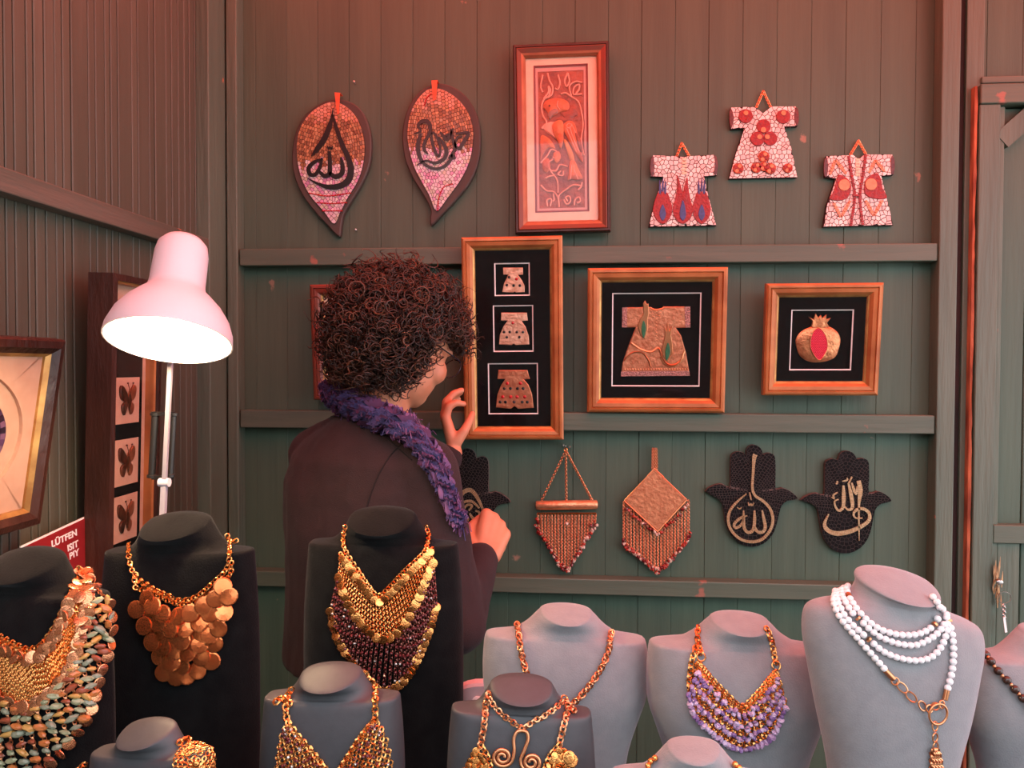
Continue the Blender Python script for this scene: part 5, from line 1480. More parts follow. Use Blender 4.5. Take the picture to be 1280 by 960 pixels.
bchain(t, b5, Zc([(712, 590), (740, 640), (715, 730), (690, 830)]), m_copper_s, .0074, .0032, .0012); bchain(t, b5, Zc([(735, 630), (765, 645), (772, 660)]), m_copper_s, .0074, .0030, .0012)
bchain(t, b5, Zc([(270, 830), (310, 900), (330, 990)]), m_gold, .0066, .0026, .001); bchain(t, b5, Zc([(690, 830), (640, 890), (600, 990)]), m_gold, .0066, .0026, .001)
me_s5 = coin_mesh('disc', .0040, .0008, m_coin, .0006)
for poly in ([(262, 828), (205, 880), (165, 970), (150, 1040), (310, 1040), (308, 920)], [(692, 828), (640, 900), (605, 990), (600, 1040), (790, 1040), (765, 930), (725, 860)]):
    yv = 832; r_ = 0
    while yv < 1030:
        xv = 140 + (r_ % 2) * 15
        while xv < 800:
            if inpoly((xv, yv), poly):
                p, n = b5.hit(*Zc([(xv + rnd.uniform(-3, 3), yv + rnd.uniform(-3, 3))])[0], .004); place(t, 'disc', me_s5, p, n, rnd, .45)
            xv += 31
        yv += 27; r_ += 1
for q in ((750, 908), (735, 890)):
    p, n = b5.hit(*Zc([q])[0], .007); place(t, 'disc', me_s5, p, n, rnd, .2, sc=1.7)

# ---- 6: thick rope chain, each link its own ring
t = necklace(b6, 'thick twisted copper rope chain worn on the grey bust', (700, 850))
mb = MB(); mb.ring((0, 0, 0), (0, 0, 1), .0037, .00125, 12, 6, stretch=1.35, along=(1, 0, 0)); me_l = mb.mesh('link', m_copper_s, True)
for c in ([(470, 190), (478, 270), (500, 380), (535, 480), (590, 580), (640, 640)], [(972, 232), (962, 310), (925, 405), (870, 490), (800, 575), (735, 625), (690, 650), (640, 650)]):
    P = resample(b6.path(Zc(c), .0035, step=2.0), .0040)
    for i, p in enumerate(P):
        a, b = Vector(P[max(0, i - 1)]), Vector(P[min(len(P) - 1, i + 1)]); d = (b - a).normalized()
        nr = b6.bvh.find_nearest(Vector(p))[1]
        n = (nr - d * nr.dot(d)).normalized(); s_ = d.cross(n)
        q = (n * math.cos(i * .9) * .9 + s_ * math.sin(i * .9) + d * .55).normalized()
        put('link', me_l, t, WM[t].inverted() @ frame_z(q, p, d))

# ---- 7: amethyst bib
t = necklace(b7, 'gold chain bib set with rows of purple stone chips', (925, 880))
for c in ([(275, 318), (268, 370), (278, 428)], [(262, 400), (240, 460), (228, 560), (232, 600)], [(580, 325), (605, 390), (622, 470)]):
    bchain(t, b7, Zd(c), m_gold, .0078, .0034, .0013)
for q in ((280, 447), (623, 488)):
    mb = MB(); p, n = b7.hit(*Zd([q])[0], .004); mb.ring(p, n, .0054, .0010, 18, 6); putw('ring', mb, m_gold, t, True)
inner = Zd([(270, 475), (330, 545), (400, 615), (468, 672), (530, 620), (580, 565), (622, 515)]); outer = Zd([(228, 600), (250, 690), (330, 775), (425, 842), (500, 850), (600, 790), (665, 660)])
A2, O2 = rs(inner), rs(outer)
m_am = [mat('amethyst_chip', srgb(140, 108, 160), srgb(116, 86, 138), scale=90, rough=.18), mat('pale_amethyst_chip', srgb(206, 184, 210), srgb(184, 156, 192), scale=90, rough=.18), mat('pinkish_amethyst_chip', srgb(176, 138, 170), srgb(150, 116, 156), scale=90, rough=.18)]
me_am = [chip_mesh('stone_chip', m_am[k % 3], k + 90) for k in range(9)]
rows7 = [0, .07, .14, .32, .40, .60, .68, .88, .96]
for s_ in rows7:
    bchain(t, b7, [strip_pt(A2, O2, q / 14, s_) for q in range(15)], m_gold, .0066, .0028, .0011)
for s_, nn in ((.22, 22), (.30, 16), (.50, 28), (.55, 14), (.78, 34), (.82, 16)):
    for i in range(nn):
        p, n = b7.hit(*strip_pt(A2, O2, (i + rnd.uniform(.2, .8)) / nn, s_ + rnd.uniform(-.04, .04)), .005); place(t, 'stone_chip', rnd.choice(me_am), p, n, rnd, 1, sc=.0040 * rnd.uniform(.8, 1.15))
for i in range(34):
    p, n = b7.hit(*strip_pt(A2, O2, (i + .5) / 34, 1.06), .005); place(t, 'stone_chip', rnd.choice(me_am), p, n, rnd, 1, sc=.0047 * rnd.uniform(.85, 1.15))
for i in range(5):
    bchain(t, b7, [strip_pt(A2, O2, .03 + i * .03, 0), strip_pt(A2, O2, .01 + i * .03, .95)], m_gold, .0066, .0028, .0011)
    bchain(t, b7, [strip_pt(A2, O2, .86 + i * .03, 0), strip_pt(A2, O2, .87 + i * .03, .95)], m_gold, .0066, .0028, .0011)

# ---- 8: white beads
t = necklace(b8, 'white round bead necklace in four strands with a copper lariat ring and tassel', (1110, 790))
mb = MB(); mb.sphere((0, 0, 0), 1, 14, 9); m_wb = mat('white_howlite_bead', srgb(240, 236, 236), srgb(228, 222, 224), scale=60, rough=.35); me_wb = mb.mesh('bead', m_wb, True)
mb = MB(); mb.tube([(0, 0, -.3), (0, 0, -.28), (0, 0, .28), (0, 0, .3)], [.5, .8, .8, .5], 10); me_sp = mb.mesh('spacer', m_copper_s, True)
strands = [[(240, 180), (242, 225), (262, 268), (300, 310), (350, 352), (400, 374), (455, 387), (515, 387), (560, 374), (598, 345), (612, 322)],
           [(222, 188), (216, 232), (245, 285), (300, 338), (352, 384), (405, 410), (462, 427), (522, 430), (572, 410), (612, 382), (640, 345)],
           [(205, 200), (192, 245), (222, 305), (270, 358), (320, 402), (362, 440), (405, 468), (462, 488), (522, 496), (572, 488), (612, 460), (642, 410), (655, 352), (650, 320)],
           [(190, 215), (178, 260), (205, 318), (250, 372), (300, 428), (345, 480), (388, 528)],
           [(596, 236), (622, 270), (655, 318), (672, 370), (680, 440), (678, 510), (668, 570), (656, 612)]]
sp_at = {0: (.97, .17), 1: (.36,), 2: (.42,), 4: (.42,)}
for si, sdef in enumerate(strands):
    P = b8.path(Ze(sdef), .0040, step=1.5); P = resample(P, .0076); n = len(P)
    for i, p in enumerate(P):
        isp = any(abs(i / (n - 1) - q) < .5 / (n - 1) for q in sp_at.get(si, ()))
        d = (Vector(P[min(n - 1, i + 1)]) - Vector(P[max(0, i - 1)])).normalized()
        M = frame_z(d, p) @ Matrix.Scale(.0040 if not isp else .0044, 4)
        put('spacer' if isp else 'bead', me_sp if isp else me_wb, t, WM[t].inverted() @ M)
for a, b in (((392, 536), (428, 574)), ((654, 616), (644, 662))):
    mb = MB(); A, B = b8.hit(*Ze([a])[0], .0042)[0], b8.hit(*Ze([b])[0], .0042)[0]
    P = [A.lerp(B, k / 12) for k in range(13)]; mb.tube(P, [.0030 + .0004 * (k % 2) for k in range(13)], 10); putw('wire_wrap', mb, m_copper_s, t, True)
for q, d_, st_ in (((435, 583), (1, 1), 1.0), ((465, 610), (1, 1.1), 1.7), ((503, 650), (1, 1), 1.7), ((550, 688), (1, .9), 1.7), ((580, 700), (1, .3), 1.2), ((632, 682), (-.3, 1), 1.1), ((605, 690), (1, 0), 1.0), ((604, 775), (0, 1), 1.3), ((604, 822), (0, 1), 1.2), ((606, 862), (0, 1), 1.3)):
    mb = MB(); p, n = b8.hit(*Ze([q])[0], .0036); mb.ring(p, n + Vector((.25 * (-1 if q[0] % 2 else 1), 0, .1)), .0042, .00095, 14, 6, stretch=st_, along=Vector((d_[0], 0, -d_[1]))); putw('link', mb, m_copper_s, t, True)
mb = MB(); p, n = b8.hit(*Ze([(614, 722)])[0], .0046); mb.ring(p, n, .0122, .0014, 28, 8); putw('lariat_ring', mb, m_copper_s, t, True)
for dx in (-18, -6, 6, 18):
    bchain(t, b8, Ze([(606 + dx * .6, 880), (610 + dx, 930), (612 + dx, 1010)]), m_copper_s, .0062, .0026, .0011, name='tassel_chain')

# ---- 9: dark agate beads
t = necklace(b9, 'dark brown agate bead string with tiny copper spacers', (1255, 850))
m_ag = mat('brown_agate_bead', srgb(40, 23, 21), srgb(78, 54, 44), scale=60, rough=.10)
mb = MB(); mb.sphere((0, 0, 0), 1, 12, 8); me_ag = mb.mesh('bead', m_ag, True); mb = MB(); mb.sphere((0, 0, 0), 1, 8, 6); me_cs = mb.mesh('spacer', m_copper_s, True)
P = b9.path(Ze([(795, 455), (830, 488), (860, 520), (890, 556), (930, 598), (970, 645), (1010, 690), (1060, 750)]), .0045, step=1.5); P = resample(P, .0068)
for i, p in enumerate(P): put('bead' if i % 2 == 0 else 'spacer', me_ag if i % 2 == 0 else me_cs, t, WM[t].inverted() @ Matrix.Translation(Vector(p)) @ Matrix.Scale(.0055 if i % 2 == 0 else .0024, 4))

# ---- 10, 11: bits showing at the bottom edge
t = necklace(b10, 'gold bead string on the low grey bust at the bottom edge', (820, 955))
mb = MB(); mb.sphere((0, 0, 0), 1, 10, 7); me_gbd = mb.mesh('bead', m_gold, True)
for c in ([(822, 950), (814, 957), (812, 968), (820, 985), (850, 1000)], [(915, 957), (922, 966), (915, 985), (880, 1000)]):
    P = resample(b10.path(c, .004, step=1.5), .0058)
    for p in P: put('bead', me_gbd, t, WM[t].inverted() @ Matrix.Translation(Vector(p)) @ Matrix.Scale(.0032, 4))
t = necklace(b11, 'round lace-like gold wire medallion on the low charcoal bust', (240, 950))
Zg = lambda pts: [(90 + a / 5.333, 880 + b / 5.333) for a, b in pts]
mb = MB()
for k, (rr_, nn) in enumerate(((30, 10), (60, 18), (90, 26), (118, 34))):
    for i in range(nn):
        a = 2 * math.pi * i / nn
        p, n = b11.hit(*Zg([(820 + rr_ * math.cos(a), 400 + rr_ * 1.0 * math.sin(a))])[0], .004); mb.ring(p, n, .0023, .0008, 8, 4, stretch=1.2, along=(math.cos(a), 0, -math.sin(a)))
putw('wire_lace', mb, m_gold, t, True)['kind'] = 'stuff'
mb = MB(); p, n = b11.hit(*Zg([(820, 390)])[0], .005); mb.sphere(p, (.0042, .003, .0042), 12, 8); putw('gold_boss', mb, m_gold, t, True)
bchain(t, b11, Zg([(712, 262), (740, 240), (770, 250), (765, 290)]), m_gold, .007, .0028, .0011)
bchain(t, b11, Zg([(80, 405), (40, 440), (20, 480)]), m_gold, .007, .0028, .0011)
mb = MB(); mb.tube([b11.hit(*q, .005)[0] for q in Zg(cr([(860, 300), (920, 310), (950, 340), (962, 372)], 4))], .0005, 4); putw('loose_wire', mb, m_gold, t)
# ================================================================== DESK LAMP
LC = W(211, 427, 1.02)                                   # middle of the rim
ax = (Vector((-.045, .36, .93))).normalized()              # from rim to cap, tipped back so the mouth faces the viewer
m_lampw = mat('white_enamel', srgb(208, 196, 202), srgb(212, 200, 206), scale=10, rough=0.35)
m_lampd = mat('lamp_black_plastic', srgb(26, 24, 24), rough=0.4)
lbase = Vector((W(206, 700, 1.165).x, 1.165, TZ))
lamp = thing('desk_lamp', lbase, 'lit white desk lamp with bell shade, standing behind the black bust', 'lamp')
def lathe(mb, prof, o, axis, n=36, roll=None):
    Mx = frame_z(axis, o); rings = []
    for s_, r_ in prof:
        rings.append([Mx @ Vector((r_ * math.cos(2 * math.pi * k / n), r_ * math.sin(2 * math.pi * k / n), s_)) for k in range(n)])
    mb.loft(rings, cap0=False, cap1=False)
RL = .0835
prof = [(0, RL), (.012, RL * .985), (.030, RL * .90), (.046, RL * .76), (.058, RL * .61), (.066, RL * .50), (.071, .0385), (.078, .0372), (.10, .0368), (.120, .0362), (.132, .0335), (.140, .026), (.1445, .014), (.1455, .0005)]
prof = [(s_ * 1.13, r_) for s_, r_ in prof]
mb = MB(); inner_p = [(s_ - .0012 if s_ > .01 else s_, max(.0002, r_ - .0022)) for s_, r_ in prof]
lathe(mb, inner_p[::-1] + prof, LC, ax)
shade = putw('shade', mb, m_lampw, lamp, True)
# bulb, socket and its light
mb = MB(); bp = [(.020, .0005), (.0215, .010), (.028, .022), (.040, .028), (.054, .026), (.068, .017), (.078, .0135), (.080, .013)]
lathe(mb, bp, LC, ax, 20); bulb = putw('bulb', mb, emit_mat('glowing_bulb', (1.0, .80, .50), 40.0), lamp, True)
mb = MB(); lathe(mb, [(.079, .014), (.079, .016), (.12, .016), (.12, .0005)], LC, ax, 16); putw('socket', mb, m_lampd, lamp, True)
pl = bpy.data.lights.new('bulb_light', 'POINT'); pl.energy = LAMP_POWER; pl.color = (1.0, .74, .42); pl.shadow_soft_size = .026
plo = bpy.data.objects.new('bulb_light', pl); C.objects.link(plo); plo.parent = lamp; plo.matrix_local = Matrix.Translation(LC + ax * .006 - lbase)
# arm
j0 = W(205.5, 603, 1.16); j1 = LC + ax * .085 + Vector((0, .045, 0))
top = W(213, 455, 1.12)
mb = MB(); mb.tube([j0, top, j1], [.0042, .0042, .004], 4, flat=1.25); putw('upper_arm', mb, mat('lilac_grey_enamel', srgb(168, 158, 168), rough=.4), lamp)
mb = MB(); mb.tube([lbase + Vector((0, 0, .02)), W(203, 660, 1.16), j0], [.0055, .0055, .0055], 4, flat=1.2); putw('lower_arm', mb, mat('lilac_grey_enamel', srgb(168, 158, 168), rough=.4), lamp)
mb = MB(); mb.tube([LC + ax * .085 + Vector((0, .034, 0)), j1 + Vector((0, .006, 0))], .007, 10); putw('shade_joint', mb, m_lampd, lamp, True)
mb = MB(); mb.tube([j0 + Vector((-.008, 0, 0)), j0 + Vector((.008, 0, 0))], .007, 12); putw('elbow_joint', mb, m_lampw, lamp, True)
for pa, pb in (((194, 516), (189.5, 597)), ((217, 516), (212.5, 596))):
    mb = MB(); A, B = W(*pa, 1.172), W(*pb, 1.172)
    mb.tube([A, A.lerp(B, .04), A.lerp(B, .05), A.lerp(B, .95), A.lerp(B, .96), B], [.0075, .0075, .0055, .0055, .0075, .0075], 10); putw('spring_tube', mb, m_lampd, lamp, True)
mb = MB(); mb.box((W(206, 516, 1.172) + W(202, 518, 1.172)) / 2, (.036, .008, .006)); putw('spring_bridge', mb, m_lampd, lamp)
mb = MB(); mb.box((W(203, 597, 1.172)), (.032, .008, .006)); putw('spring_bridge', mb, m_lampd, lamp)
mb = MB(); lathe(mb, [(0, .0005), (0, .075), (.012, .075), (.018, .068), (.020, .012), (.032, .010), (.032, .0005)], lbase, Vector((0, 0, 1)), 32); putw('base', mb, m_lampw, lamp, True)

# ================================================================== KEYS IN THE DOOR
kq = W(1252, 738, YD - .012)
ky = thing('key_ring', W(1249, 722, YD), 'key ring with a white tag hanging from the splintered door lock', 'keys')
mb = MB(); mb.tube([W(1249, 724, YD + .002), W(1249, 726, YD - .02)], .0035, 8); mb.sphere(W(1250, 728, YD - .020), (.008, .0015, .006), 10, 6); putw('key', mb, m_silver, ky, True)
mb = MB(); mb.ring(W(1255.5, 747, YD - .016), (0.15, 1, .1), .0145, .0010, 24, 5); putw('ring', mb, m_silver, ky, True)
mb = MB(); chain(mb, [tuple(W(1254.5, 757, YD - .016)), tuple(W(1255, 772, YD - .016))], .008, .0035, .0014); putw('chain', mb, m_silver, ky, True)
mb = MB(); mb.tube([W(1255, 771, YD - .016), W(1257.5, 790, YD - .016)], [.0062, .0062], 4, flat=.5); putw('tag', mb, m_white, ky)
rnd = random.Random(9); m_splint = mat('splintered_pale_wood', srgb(196, 160, 116), srgb(150, 112, 76), scale=40, rough=.8)
for k in range(14):
    x, y = rnd.uniform(1241, 1253), rnd.uniform(712, 765); mb = MB(); A = W(x, y, YD - .001); B = W(x + rnd.uniform(-1, 5), y - rnd.uniform(10, 26), YD - rnd.uniform(.002, .006))
    mb.tube([A, A.lerp(B, .5), B], [.003, .0058, .0008], 4, flat=.35); o = putw('splinter', mb, m_splint, door)

# ================================================================== PERSON
def remeshed(mb, name, vox, smooth=6, disp=None):
    me = mb.mesh(name, []); ob = bpy.data.objects.new(name, me); C.objects.link(ob)
    r_ = ob.modifiers.new('r', 'REMESH'); r_.mode = 'VOXEL'; r_.voxel_size = vox; r_.use_smooth_shade = True
    s_ = ob.modifiers.new('s', 'SMOOTH'); s_.iterations = smooth; s_.factor = .5
    if disp:
        tx = bpy.data.textures.new(name, 'CLOUDS'); tx.noise_scale = disp[0]
        d_ = ob.modifiers.new('d', 'DISPLACE'); d_.texture = tx; d_.strength = disp[1]; d_.mid_level = .5
    dg = bpy.context.evaluated_depsgraph_get(); out = bpy.data.meshes.new_from_object(ob.evaluated_get(dg))
    bpy.data.objects.remove(ob)
    out.polygons.foreach_set('use_smooth', [True] * len(out.polygons)); out.name = name
    return out
tr = Vector((.82, -.57, 0)).normalized(); tf = Vector((.57, .82, 0)).normalized()   # her right, her front
def tor(px, z, y=1.60, fx=0.0):
    x = CAM.x + (ray(px, 480) * (y / ray(px, 480).y)).x
    return Vector((x, y, z)) + tf * fx
rows_t = [(tor(448, .86), .20, .135), (tor(449, .95), .20, .13), (tor(451, 1.06), .20, .128), (tor(453, 1.17), .212, .135), (tor(455, 1.25), .216, .135), (tor(458, 1.305), .200, .125), (tor(462, 1.345), .165, .105), (tor(470, 1.385), .10, .085), (tor(475, 1.41), .06, .06)]
def torso(mb, k):
    rings = []
    for c, a, b in rows_t:
        rings.append([c + tr * (a * k * math.cos(2 * math.pi * i / 28)) + tf * (b * k * math.sin(2 * math.pi * i / 28)) for i in range(28)])
    mb.loft(rings)
LS = tor(456, 1.295) - tr * .160; RS = tor(464, 1.290) + tr * .16
LE = Vector((-.43, 1.80, 1.09)); LW = W(566, 566, 1.865)
RE = W(572, 782, 1.47); RW = W(601, 694, 1.615)
# head
HF = Vector((.56, .72, -.42)).normalized(); HU = (Vector((.26, .34, .90))); HU = (HU - HF * HU.dot(HF)).normalized(); HR = HF.cross(HU)
HC = W(508, 430, 1.60)
def hp(f, r_, u): return HC + HF * f + HR * r_ + HU * u
HB = Matrix((HF, HR, HU)).transposed()
body = MB()
torso(body, .88)
for a, b, ra, rb in ((LS, LE, .044, .036), (LE, LW, .036, .024), (RS, RE, .044, .036), (RE, RW, .036, .024)): body.cone(a, b, ra, rb)
neck0 = tor(476, 1.36)
body.cone(neck0, hp(-.025, 0, -.07), .056, .052)
body.sphere(HC, (.098, .076, .104), 24, 16, basis=HB)
body.sphere(hp(.030, 0, -.050), (.066, .060, .074), 20, 14, basis=HB)
body.sphere(hp(.055, 0, -.088), (.036, .036, .030), 16, 10, basis=HB)      # chin
body.sphere(hp(.068, 0, -.103), (.018, .018, .014), 12, 8, basis=HB)
body.cone(hp(.088, 0, .008), hp(.108, 0, -.030), .009, .0125)                # nose
body.sphere(hp(.101, .010, -.034), .009, 10, 8); body.sphere(hp(.101, -.010, -.034), .009, 10, 8)
body.sphere(hp(.088, 0, -.062), (.012, .022, .0065), 14, 8, basis=HB); body.sphere(hp(.086, 0, -.074), (.012, .020, .0075), 14, 8, basis=HB)   # lips
for s_ in (-1, 1):
    body.sphere(hp(.078, .034 * s_, .018), (.016, .024, .008), 14, 8, basis=HB)     # brow
    body.sphere(hp(.060, .042 * s_, -.035), (.030, .026, .030), 14, 8, basis=HB)     # cheek
    body.sphere(hp(-.004, .077 * s_, -.012), (.020, .008, .030), 12, 8, basis=HB)     # ear
# left hand, thumb towards the viewer, fingers hooked on the frame edge
def finger(pts, rs_):
    for (a, b), (ra, rb) in zip(zip(pts, pts[1:]), zip(rs_, rs_[1:])): body.cone(a, b, ra, rb, 10)
pk = [W(557, 522, 1.872), W(556, 519, 1.888), W(556, 519, 1.904), W(557, 523, 1.918)]
for k_ in pk: body.cone(W(567, 556, 1.866 + .012 * pk.index(k_)), k_, .0165, .0135, 12)
finger([pk[0], W(561, 508, 1.874), W(570, 503.5, 1.880), W(579.5, 505, 1.892)], [.0122, .0106, .0094, .0082])
finger([pk[1], W(557.5, 502, 1.892), W(567, 492, 1.900), W(577, 488, 1.912)], [.0120, .0106, .0096, .0082])
finger([pk[2], W(558, 503, 1.910), W(567, 494, 1.918), W(576, 491, 1.926)], [.0100, .0090, .0082, .0072])
finger([pk[3], W(560, 509, 1.924), W(567, 502, 1.930), W(574, 499, 1.934)], [.0090, .0080, .0074, .0066])
finger([W(571, 551, 1.866), W(580, 539, 1.868), W(586, 528, 1.880), W(590.5, 517.5, 1.896)], [.0160, .0124, .0104, .0086])
# right hand, loose fist held out, back of the hand to the viewer
kr = [W(608, 643, 1.675), W(617, 648, 1.678), W(625, 657, 1.676), W(631, 668, 1.668)]
for i, k_ in enumerate(kr): body.cone(W(601 + i * 5, 688 + i * 2, 1.632), k_, .0195, .0145, 12)
for i, k_ in enumerate(kr):
    l_ = (.040, .044, .041, .033)[i]
    p1 = k_ + Vector((-.004, l_, -.012)); p2 = p1 + Vector((-.006, .004, -.028)); p3 = p2 + Vector((-.006, -.020, -.006))
    finger([k_, p1, p2, p3], [.0130, .0112, .0098, .0084])
finger([W(593, 684, 1.632), W(585.5, 669, 1.650), W(590, 657, 1.672), W(599, 648, 1.690)], [.0175, .0132, .0112, .0092])
# hips and legs
for s_ in (-1, 1):
    hip = tor(457, .88) + tr * (.085 * s_); kn = tor(457, .47, fx=.03) + tr * (.08 * s_); an = tor(457, .09) + tr * (.08 * s_)
    body.cone(hip, kn, .085, .055); body.cone(kn, an, .055, .036)
    body.cone(an - Vector((0, 0, .05)), an + tf * .15 - Vector((0, 0, .06)), .036, .028)
me_body = remeshed(body, 'person', .0036, 5)
me_body.materials.append(m_skin)
fo = tor(457, 0)
me_body.transform(Matrix.Translation(-fo))
person = put('person', me_body, None, Matrix.Translation(fo))
tag(person, 'woman with curly auburn hair in a plum sweater and purple scarf, adjusting a frame', 'person')
def wear(name, mb_or_me, m, smooth=True):
    if isinstance(mb_or_me, MB): me = mb_or_me.mesh(name, [])
    else: me = mb_or_me
    me.materials.clear(); me.materials.append(m)
    me.transform(Matrix.Translation(-fo))
    if smooth: me.polygons.foreach_set('use_smooth', [True] * len(me.polygons))
    return put(name, me, person, Matrix.Identity(4))
sw = MB(); torso(sw, 1.0)
def along(a, b, k): return a + (b - a) * k
for a, b, ra, rb in ((LS, LE, .066, .052), (LE, along(LE, LW, .93), .050, .038), (RS, RE, .070, .056), (RE, along(RE, RW, .90), .054, .041)): sw.cone(a, b, ra, rb)
sw.cone(LS + Vector((0, 0, .006)), tor(470, 1.36), .062, .075); sw.cone(RS + Vector((0, 0, .006)), tor(472, 1.36), .062, .075)
me_sw = remeshed(sw, 'sweater', .006, 8, (.10, .012))
bv = BVHTree.FromPolygons([v.co.copy() for v in me_sw.vertices], [tuple(p.vertices) for p in me_sw.polygons])
sweater = wear('sweater', me_sw, m_sweater)
for px_list in ([(505, 552), (486, 572), (468, 605), (455, 650), (452, 700)], [(408, 520), (440, 524), (480, 545), (515, 575)]):
    sm = MB(); pts = []
    for q in resample(cr(px_list, 6), 3):
        h_ = bv.ray_cast(CAM, ray(*q).normalized())
        if h_[0] is not None: pts.append(h_[0] + Vector((0, -.0006, 0)))
    sm.tube(pts, .0016, 6); me = sm.mesh('seam', mat('dark_seam', srgb(26, 14, 16), rough=.9), True); me.transform(Matrix.Translation(-fo)); put('seam', me, sweater)
tp = MB()
for s_ in (-1, 1):
    hip = tor(457, .88) + tr * (.085 * s_); kn = tor(457, .47, fx=.03) + tr * (.08 * s_); an = tor(457, .07) + tr * (.08 * s_)
    tp.cone(hip, kn, .10, .072); tp.cone(kn, an, .072, .058)
    tp.cone(hip, tor(457, .93), .10, .12)
wear('trousers', remeshed(tp, 'trousers', .010, 4), m_trousers)
for s_ in (-1, 1):
    an = tor(457, .09) + tr * (.08 * s_); sh = MB(); sh.sphere(an + tf * .06 - Vector((0, 0, .045)), (.13, .045, .045), 16, 10, basis=Matrix((tf, tr, Vector((0, 0, 1)))).transposed())
    wear('shoe', sh, m_glossblack)
for s_ in (-1, 1):
    ey = MB(); ey.sphere(hp(.070, .031 * s_, -.004), .0125, 14, 10); wear('eye', ey, mat('eye_white', srgb(225, 220, 215), rough=.2))
# glasses
gl = MB()
for s_ in (-1, 1):
    c_ = hp(.112, .034 * s_, -.006)
    gl.ring(c_, HF, .021, .0013, 20, 5, stretch=1.25, along=HR)
    gl.tube([c_ + HR * (.026 * s_) + HU * .006, hp(.095, .072 * s_, .004), hp(.0, .083 * s_, .002), hp(-.02, .083 * s_, -.015)], .0016, 5)
gl.tube([hp(.113, -.010, -.002), hp(.118, 0, .002), hp(.113, .010, -.002)], .0013, 5)
gframe = wear('glasses', gl, mat('dark_spectacle_frame', srgb(40, 30, 44), rough=.25))
for s_ in (-1, 1):
    ln = MB(); c_ = hp(.112, .034 * s_, -.006)
    ln.tube([c_ - HF * .0007, c_ + HF * .0007], .0245, 20); me = ln.mesh('lens', glass_mat()); me.transform(Matrix.Translation(-fo)); put('lens', me, gframe)

# ---- hair: dark core plus thousands of ringlets
nrg = np.random.default_rng(12)
HH = W(495, 416, 1.605)                                   # middle of the hair mass
ha = Vector((1, 0, 0)); 
def hair_r(dv):
    """outer radius of the hair mass in direction dv (numpy Nx3)"""
    r_ = 1 / np.sqrt((dv[:, 0] / .152) ** 2 + (dv[:, 1] / .145) ** 2 + (dv[:, 2] / np.where(dv[:, 2] < 0, .152, .146)) ** 2)
    return r_
HFn, HUn, HRn = np.array(HF), np.array(HU), np.array(HR)
N_h = 5200
dv = nrg.normal(size=(N_h * 2, 3)); dv /= np.linalg.norm(dv, axis=1)[:, None]
base = np.array(HH) + dv * (hair_r(dv) * nrg.uniform(.70, .96, len(dv)))[:, None]
rel = base - np.array(HC)
fcoord, ucoord, rcoord = rel @ HFn, rel @ HUn, rel @ HRn
keep = ~((fcoord > .025) & (ucoord < .030) & (np.abs(rcoord) < .11)) & ~((ucoord < -.075) & (fcoord > .008)) & (base[:, 2] > HH.z - .150)
base = base[keep][:N_h]; dv = dv[keep][:N_h]
n_h = len(base); seg = 20
tt = np.linspace(0, 1, seg)
grav = np.array([0, 0, -1.0])
dirn = dv * nrg.uniform(.25, .8, (n_h, 1)) + nrg.normal(size=(n_h, 3)) * .55 + grav * .45
dirn /= np.linalg.norm(dirn, axis=1)[:, None]
tmp = nrg.normal(size=(n_h, 3)); e1 = np.cross(dirn, tmp); e1 /= np.linalg.norm(e1, axis=1)[:, None]; e2 = np.cross(dirn, e1)
length = nrg.uniform(.025, .055, n_h); rad = nrg.choice([.006, .009, .013], n_h, p=[.35, .4, .25]) * nrg.uniform(.8, 1.2, n_h); turns = nrg.uniform(1.2, 2.4, n_h); ph = nrg.uniform(0, 6.28, n_h)
ang = ph[:, None] + 2 * np.pi * turns[:, None] * tt[None]
rr_ = rad[:, None] * np.minimum(1, .25 + tt[None] * 2.2)
path = base[:, None] + dirn[:, None] * (length[:, None] * tt[None])[..., None] + e1[:, None] * (rr_ * np.cos(ang))[..., None] + e2[:, None] * (rr_ * np.sin(ang))[..., None]
pr_ = path - np.array(HC)
bad = (((pr_ @ HFn) > .004) & ((pr_ @ HUn) < .012) & ((pr_ @ HRn) > -.02)).any(1) | (((pr_ @ HUn) < -.06) & ((pr_ @ HFn) > .014)).any(1)
path, dirn = path[~bad], dirn[~bad]; n_h = len(path)
# several fibres side by side make each curl a ringlet
tan = np.gradient(path, axis=1); tan /= np.linalg.norm(tan, axis=2)[..., None] + 1e-9
rf = np.cross(tan, dirn[:, None]); rf /= np.linalg.norm(rf, axis=2)[..., None] + 1e-9
sf = np.cross(tan, rf)
w_h = nrg.uniform(.0007, .0026, n_h)[:, None] * (1 - .75 * tt[None] ** 3)
sides = 4
V = np.stack([path + (rf * math.cos(2 * math.pi * k / sides) * 1.0 + sf * math.sin(2 * math.pi * k / sides) * .8) * w_h[..., None] for k in range(sides)], 2)   # n,seg,sides,3
idx = np.arange(n_h * seg * sides).reshape(n_h, seg, sides)
Fq = np.stack([idx[:, :-1, :], np.roll(idx, -1, 2)[:, :-1, :], np.roll(idx, -1, 2)[:, 1:, :], idx[:, 1:, :]], -1).reshape(-1, 4)
me_h = bpy.data.meshes.new('hair')
Vf = V.reshape(-1, 3) - np.array(fo)
me_h.vertices.add(len(Vf)); me_h.vertices.foreach_set('co', Vf.ravel())
me_h.loops.add(Fq.size); me_h.loops.foreach_set('vertex_index', Fq.ravel())
me_h.polygons.add(len(Fq)); me_h.polygons.foreach_set('loop_start', np.arange(0, Fq.size, 4)); me_h.polygons.foreach_set('loop_total', np.full(len(Fq), 4))
me_h.polygons.foreach_set('use_smooth', np.ones(len(Fq), bool))
ca = me_h.color_attributes.new('Col', 'FLOAT_COLOR', 'POINT')
hc = np.array([srgb(64, 38, 28), srgb(84, 50, 34), srgb(52, 32, 26), srgb(104, 62, 40)])
cc = hc[nrg.choice(4, n_h, p=[.4, .25, .25, .1])]
